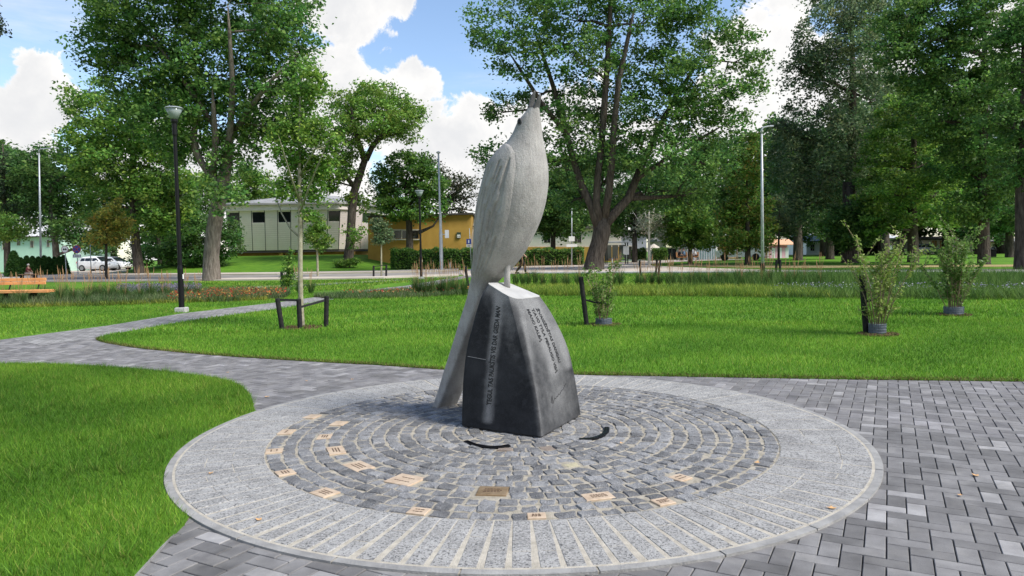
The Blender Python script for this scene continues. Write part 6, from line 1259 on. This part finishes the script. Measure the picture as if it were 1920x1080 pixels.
# ------------------------------------------------------------------ people
SKIN = mat('skin', (.45, .27, .19), rough=.6)
def skin_mesh(name, joints, edges, radii, m, root=0):
    me = bpy.data.meshes.new(name); me.from_pydata(joints, edges, []); o = bpy.data.objects.new(name, me); COL.objects.link(o); md = o.modifiers.new('s', 'SKIN'); sv = me.skin_vertices[0].data if me.skin_vertices else None
    if sv is None:
        me.skin_vertices.new() if hasattr(me.skin_vertices, 'new') else None
        sv = me.skin_vertices[0].data
    for i, r in enumerate(radii): sv[i].radius = (r, r)
    sv[root].use_root = True; sb = o.modifiers.new('d', 'SUBSURF'); sb.levels = 1; sb.render_levels = 1
    dg = bpy.context.evaluated_depsgraph_get(); out = bpy.data.meshes.new_from_object(o.evaluated_get(dg)); bpy.data.objects.remove(o); out.name = name; out.materials.clear(); out.materials.append(m); out.shade_smooth(); return out
def person(label, loc, rz, pose, shirt, trousers, hair, s=1.0):
    t = thing('person', label, 'person', loc, rz); t.scale = (s, s, s)
    if pose == 'walk': hip = .92; kn = [(.16, -.09, .50), (-.02, .09, .50)]; an = [(.24, -.09, .09), (-.32, .09, .14)]; to = [(.40, -.09, .05), (-.20, .10, .04)]; el = [(-.16, -.25, 1.12), (.14, .25, 1.12)]; ha = [(-.10, -.26, .88), (.32, .24, .95)]; ch = (.02, 0, 1.30)
    elif pose == 'sit': hip = .50; kn = [(.42, -.11, .52), (.42, .11, .52)]; an = [(.40, -.11, .09), (.46, .11, .09)]; to = [(.56, -.11, .05), (.62, .11, .05)]; el = [(.22, -.24, .72), (.22, .24, .72)]; ha = [(.44, -.14, .62), (.44, .14, .62)]; ch = (.12, 0, .90)
    else: hip = .93; kn = [(.02, -.09, .50), (.03, .09, .50)]; an = [(0, -.09, .09), (0, .09, .09)]; to = [(.16, -.10, .05), (.16, .10, .05)]; el = [(-.02, -.26, 1.12), (.02, .26, 1.12)]; ha = [(.05, -.27, .86), (.10, .26, .88)]; ch = (0, 0, 1.30)
    hp = (0, 0, hip); nk = (ch[0]+.02, 0, ch[2]+.20); hd = (ch[0]+.05, 0, ch[2]+.33); tp = (ch[0]+.05, 0, ch[2]+.43); nose = (ch[0]+.16, 0, ch[2]+.34)
    sh = [(ch[0], -.19, ch[2]+.10), (ch[0], .19, ch[2]+.10)]; hj = [(0, -.09, hip-.04), (0, .09, hip-.04)]
    J = [hp, ch, nk, hd, tp]+sh+el+ha+hj+kn+an+to; E = [(0, 1), (1, 2), (2, 3), (3, 4), (1, 5), (1, 6), (5, 7), (6, 8), (7, 9), (8, 10), (0, 11), (0, 12), (11, 13), (12, 14), (13, 15), (14, 16), (15, 17), (16, 18)]
    rad = [.13, .14, .055, .10, .07, .065, .065, .045, .045, .035, .035, .10, .10, .065, .065, .045, .045, .04, .04]
    link('body', skin_mesh('body', J, E, rad, SKIN), t)
    Js = [hp, ch]+sh+el; link('shirt', skin_mesh('shirt', Js, [(0, 1), (1, 2), (1, 3), (2, 4), (3, 5)], [.15, .165, .085, .085, .065, .065], shirt), t)
    link('trousers', skin_mesh('trousers', [hp]+hj+kn+an, [(0, 1), (0, 2), (1, 3), (2, 4), (3, 5), (4, 6)], [.15, .115, .115, .085, .085, .065, .065], trousers), t)
    MB().sphere((hd[0]-.02, 0, hd[2]+.05), (.115, .10, .095), 10, 6).build('hair', hair, t, smooth=True)
    for i in (0, 1): MB().box((an[i][0]+.06, an[i][1], max(.03, an[i][2]-.06)), (.26, .10, .08), bev=.02).build('shoe', M_BLACK, t)
    return t
MC = lambda n, c: mat(n, c, rough=.85)
gp_ = gnd(978, 514); person('person in dark clothes walking along the street behind the stone bird', gp_, math.radians(0), 'walk', MC('dark_shirt', (.04, .03, .03)), MC('dark_trousers', (.018, .014, .013)), MC('brown_hair', (.05, .03, .02)))
gc = place(51, 518, 47); person('person in dark red top and pale cap sitting on a small bench by the thujas', gc, math.radians(0), 'sit', MC('darkred_shirt', (.16, .03, .03)), MC('pale_trousers', (.55, .42, .35)), MC('pale_cap', (.60, .55, .48)), .72)
t = thing('small_bench', 'small brown bench under the seated person by the thujas', 'bench', gc); MB().box((.1, 0, .285), (1.1, .36, .05), bev=.01).build('seat', mat('brown_wood', (.30, .17, .09), rough=.7), t)
for x in (-.35, .55): MB().box((x, 0, .125), (.06, .3, .27)).build('leg', M_BLACK, t)
person('person in pink top standing far off near the dark car', place(1843, 474, 94), math.radians(-90), 'stand', MC('pink_shirt', (.72, .20, .32)), MC('grey_trousers', (.2, .2, .22)), MC('brown_hair', (.05, .03, .02)))
for (u, lab, c, sc_) in ((1272, 'seated cafe guest in dark jacket below the yellow awning', (.02, .02, .025), -1), (1284, 'seated cafe guest in blue shirt facing the dark-jacketed guest', (.12, .22, .36), 1), (1305, 'seated cafe guest in white beside the glass kiosk', (.7, .7, .7), 1)):
    p = place(u, 487, 78); person(lab, p, 0 if sc_ < 0 else math.pi, 'sit', MC('shirt_%d' % u, c), MC('dark_trousers', (.018, .014, .013)), MC('brown_hair', (.05, .03, .02)))
    t = thing('cafe_chair', 'chair under the '+lab.split('seated ')[1], 'chair', p, 0 if sc_ < 0 else math.pi, 'cafe chairs'); MB().box((.08, 0, .39), (.46, .46, .05)).build('seat', M_WOOD, t); MB().box((-.19, 0, .68), (.05, .44, .5)).build('backrest', M_WOOD, t)
    for x in (-.16, .28):
        for y in (-.19, .19): MB().box((x, y, .18), (.04, .04, .36)).build('leg', M_BLACK, t)
# ------------------------------------------------------------------ fallen leaves on the paving
M_FL = mat('fallen_leaf', (.55, .30, .12), (.62, .42, .22), rough=.8, scale=20)
for (u, v) in [(1830, 893), (1800, 930), (500, 745), (427, 699), (575, 715), (660, 712), (1165, 835), (1420, 872), (395, 892), (486, 980), (1560, 958), (735, 668), (900, 640), (1150, 676)]:
    g = gnd(u, v); z = .016 if math.hypot(g.x-CX, g.y-CY) < RO else .004
    b = MB(); a = R.uniform(0, 6); l = R.uniform(.016, .028); b.v = [(math.cos(a+q)*l*r_, math.sin(a+q)*l*r_, .003+h_) for q, r_, h_ in ((0, 1.3, .006), (.9, .6, 0), (1.6, .9, .004), (2.5, .6, 0), (3.1, 1.0, .004), (3.9, .6, 0), (4.7, .9, .005), (5.5, .6, 0))]+[(0, 0, .002)]; b.f = [(i, (i+1) % 8, 8) for i in range(8)]
    o = b.build('fallen_leaf', M_FL); o.location = (g.x, g.y, max(z, terrain(g.x, g.y)+z)); tag(o, 'small dry brown leaf lying on the ground near the stone circle', 'leaf', 'fallen dry leaves')
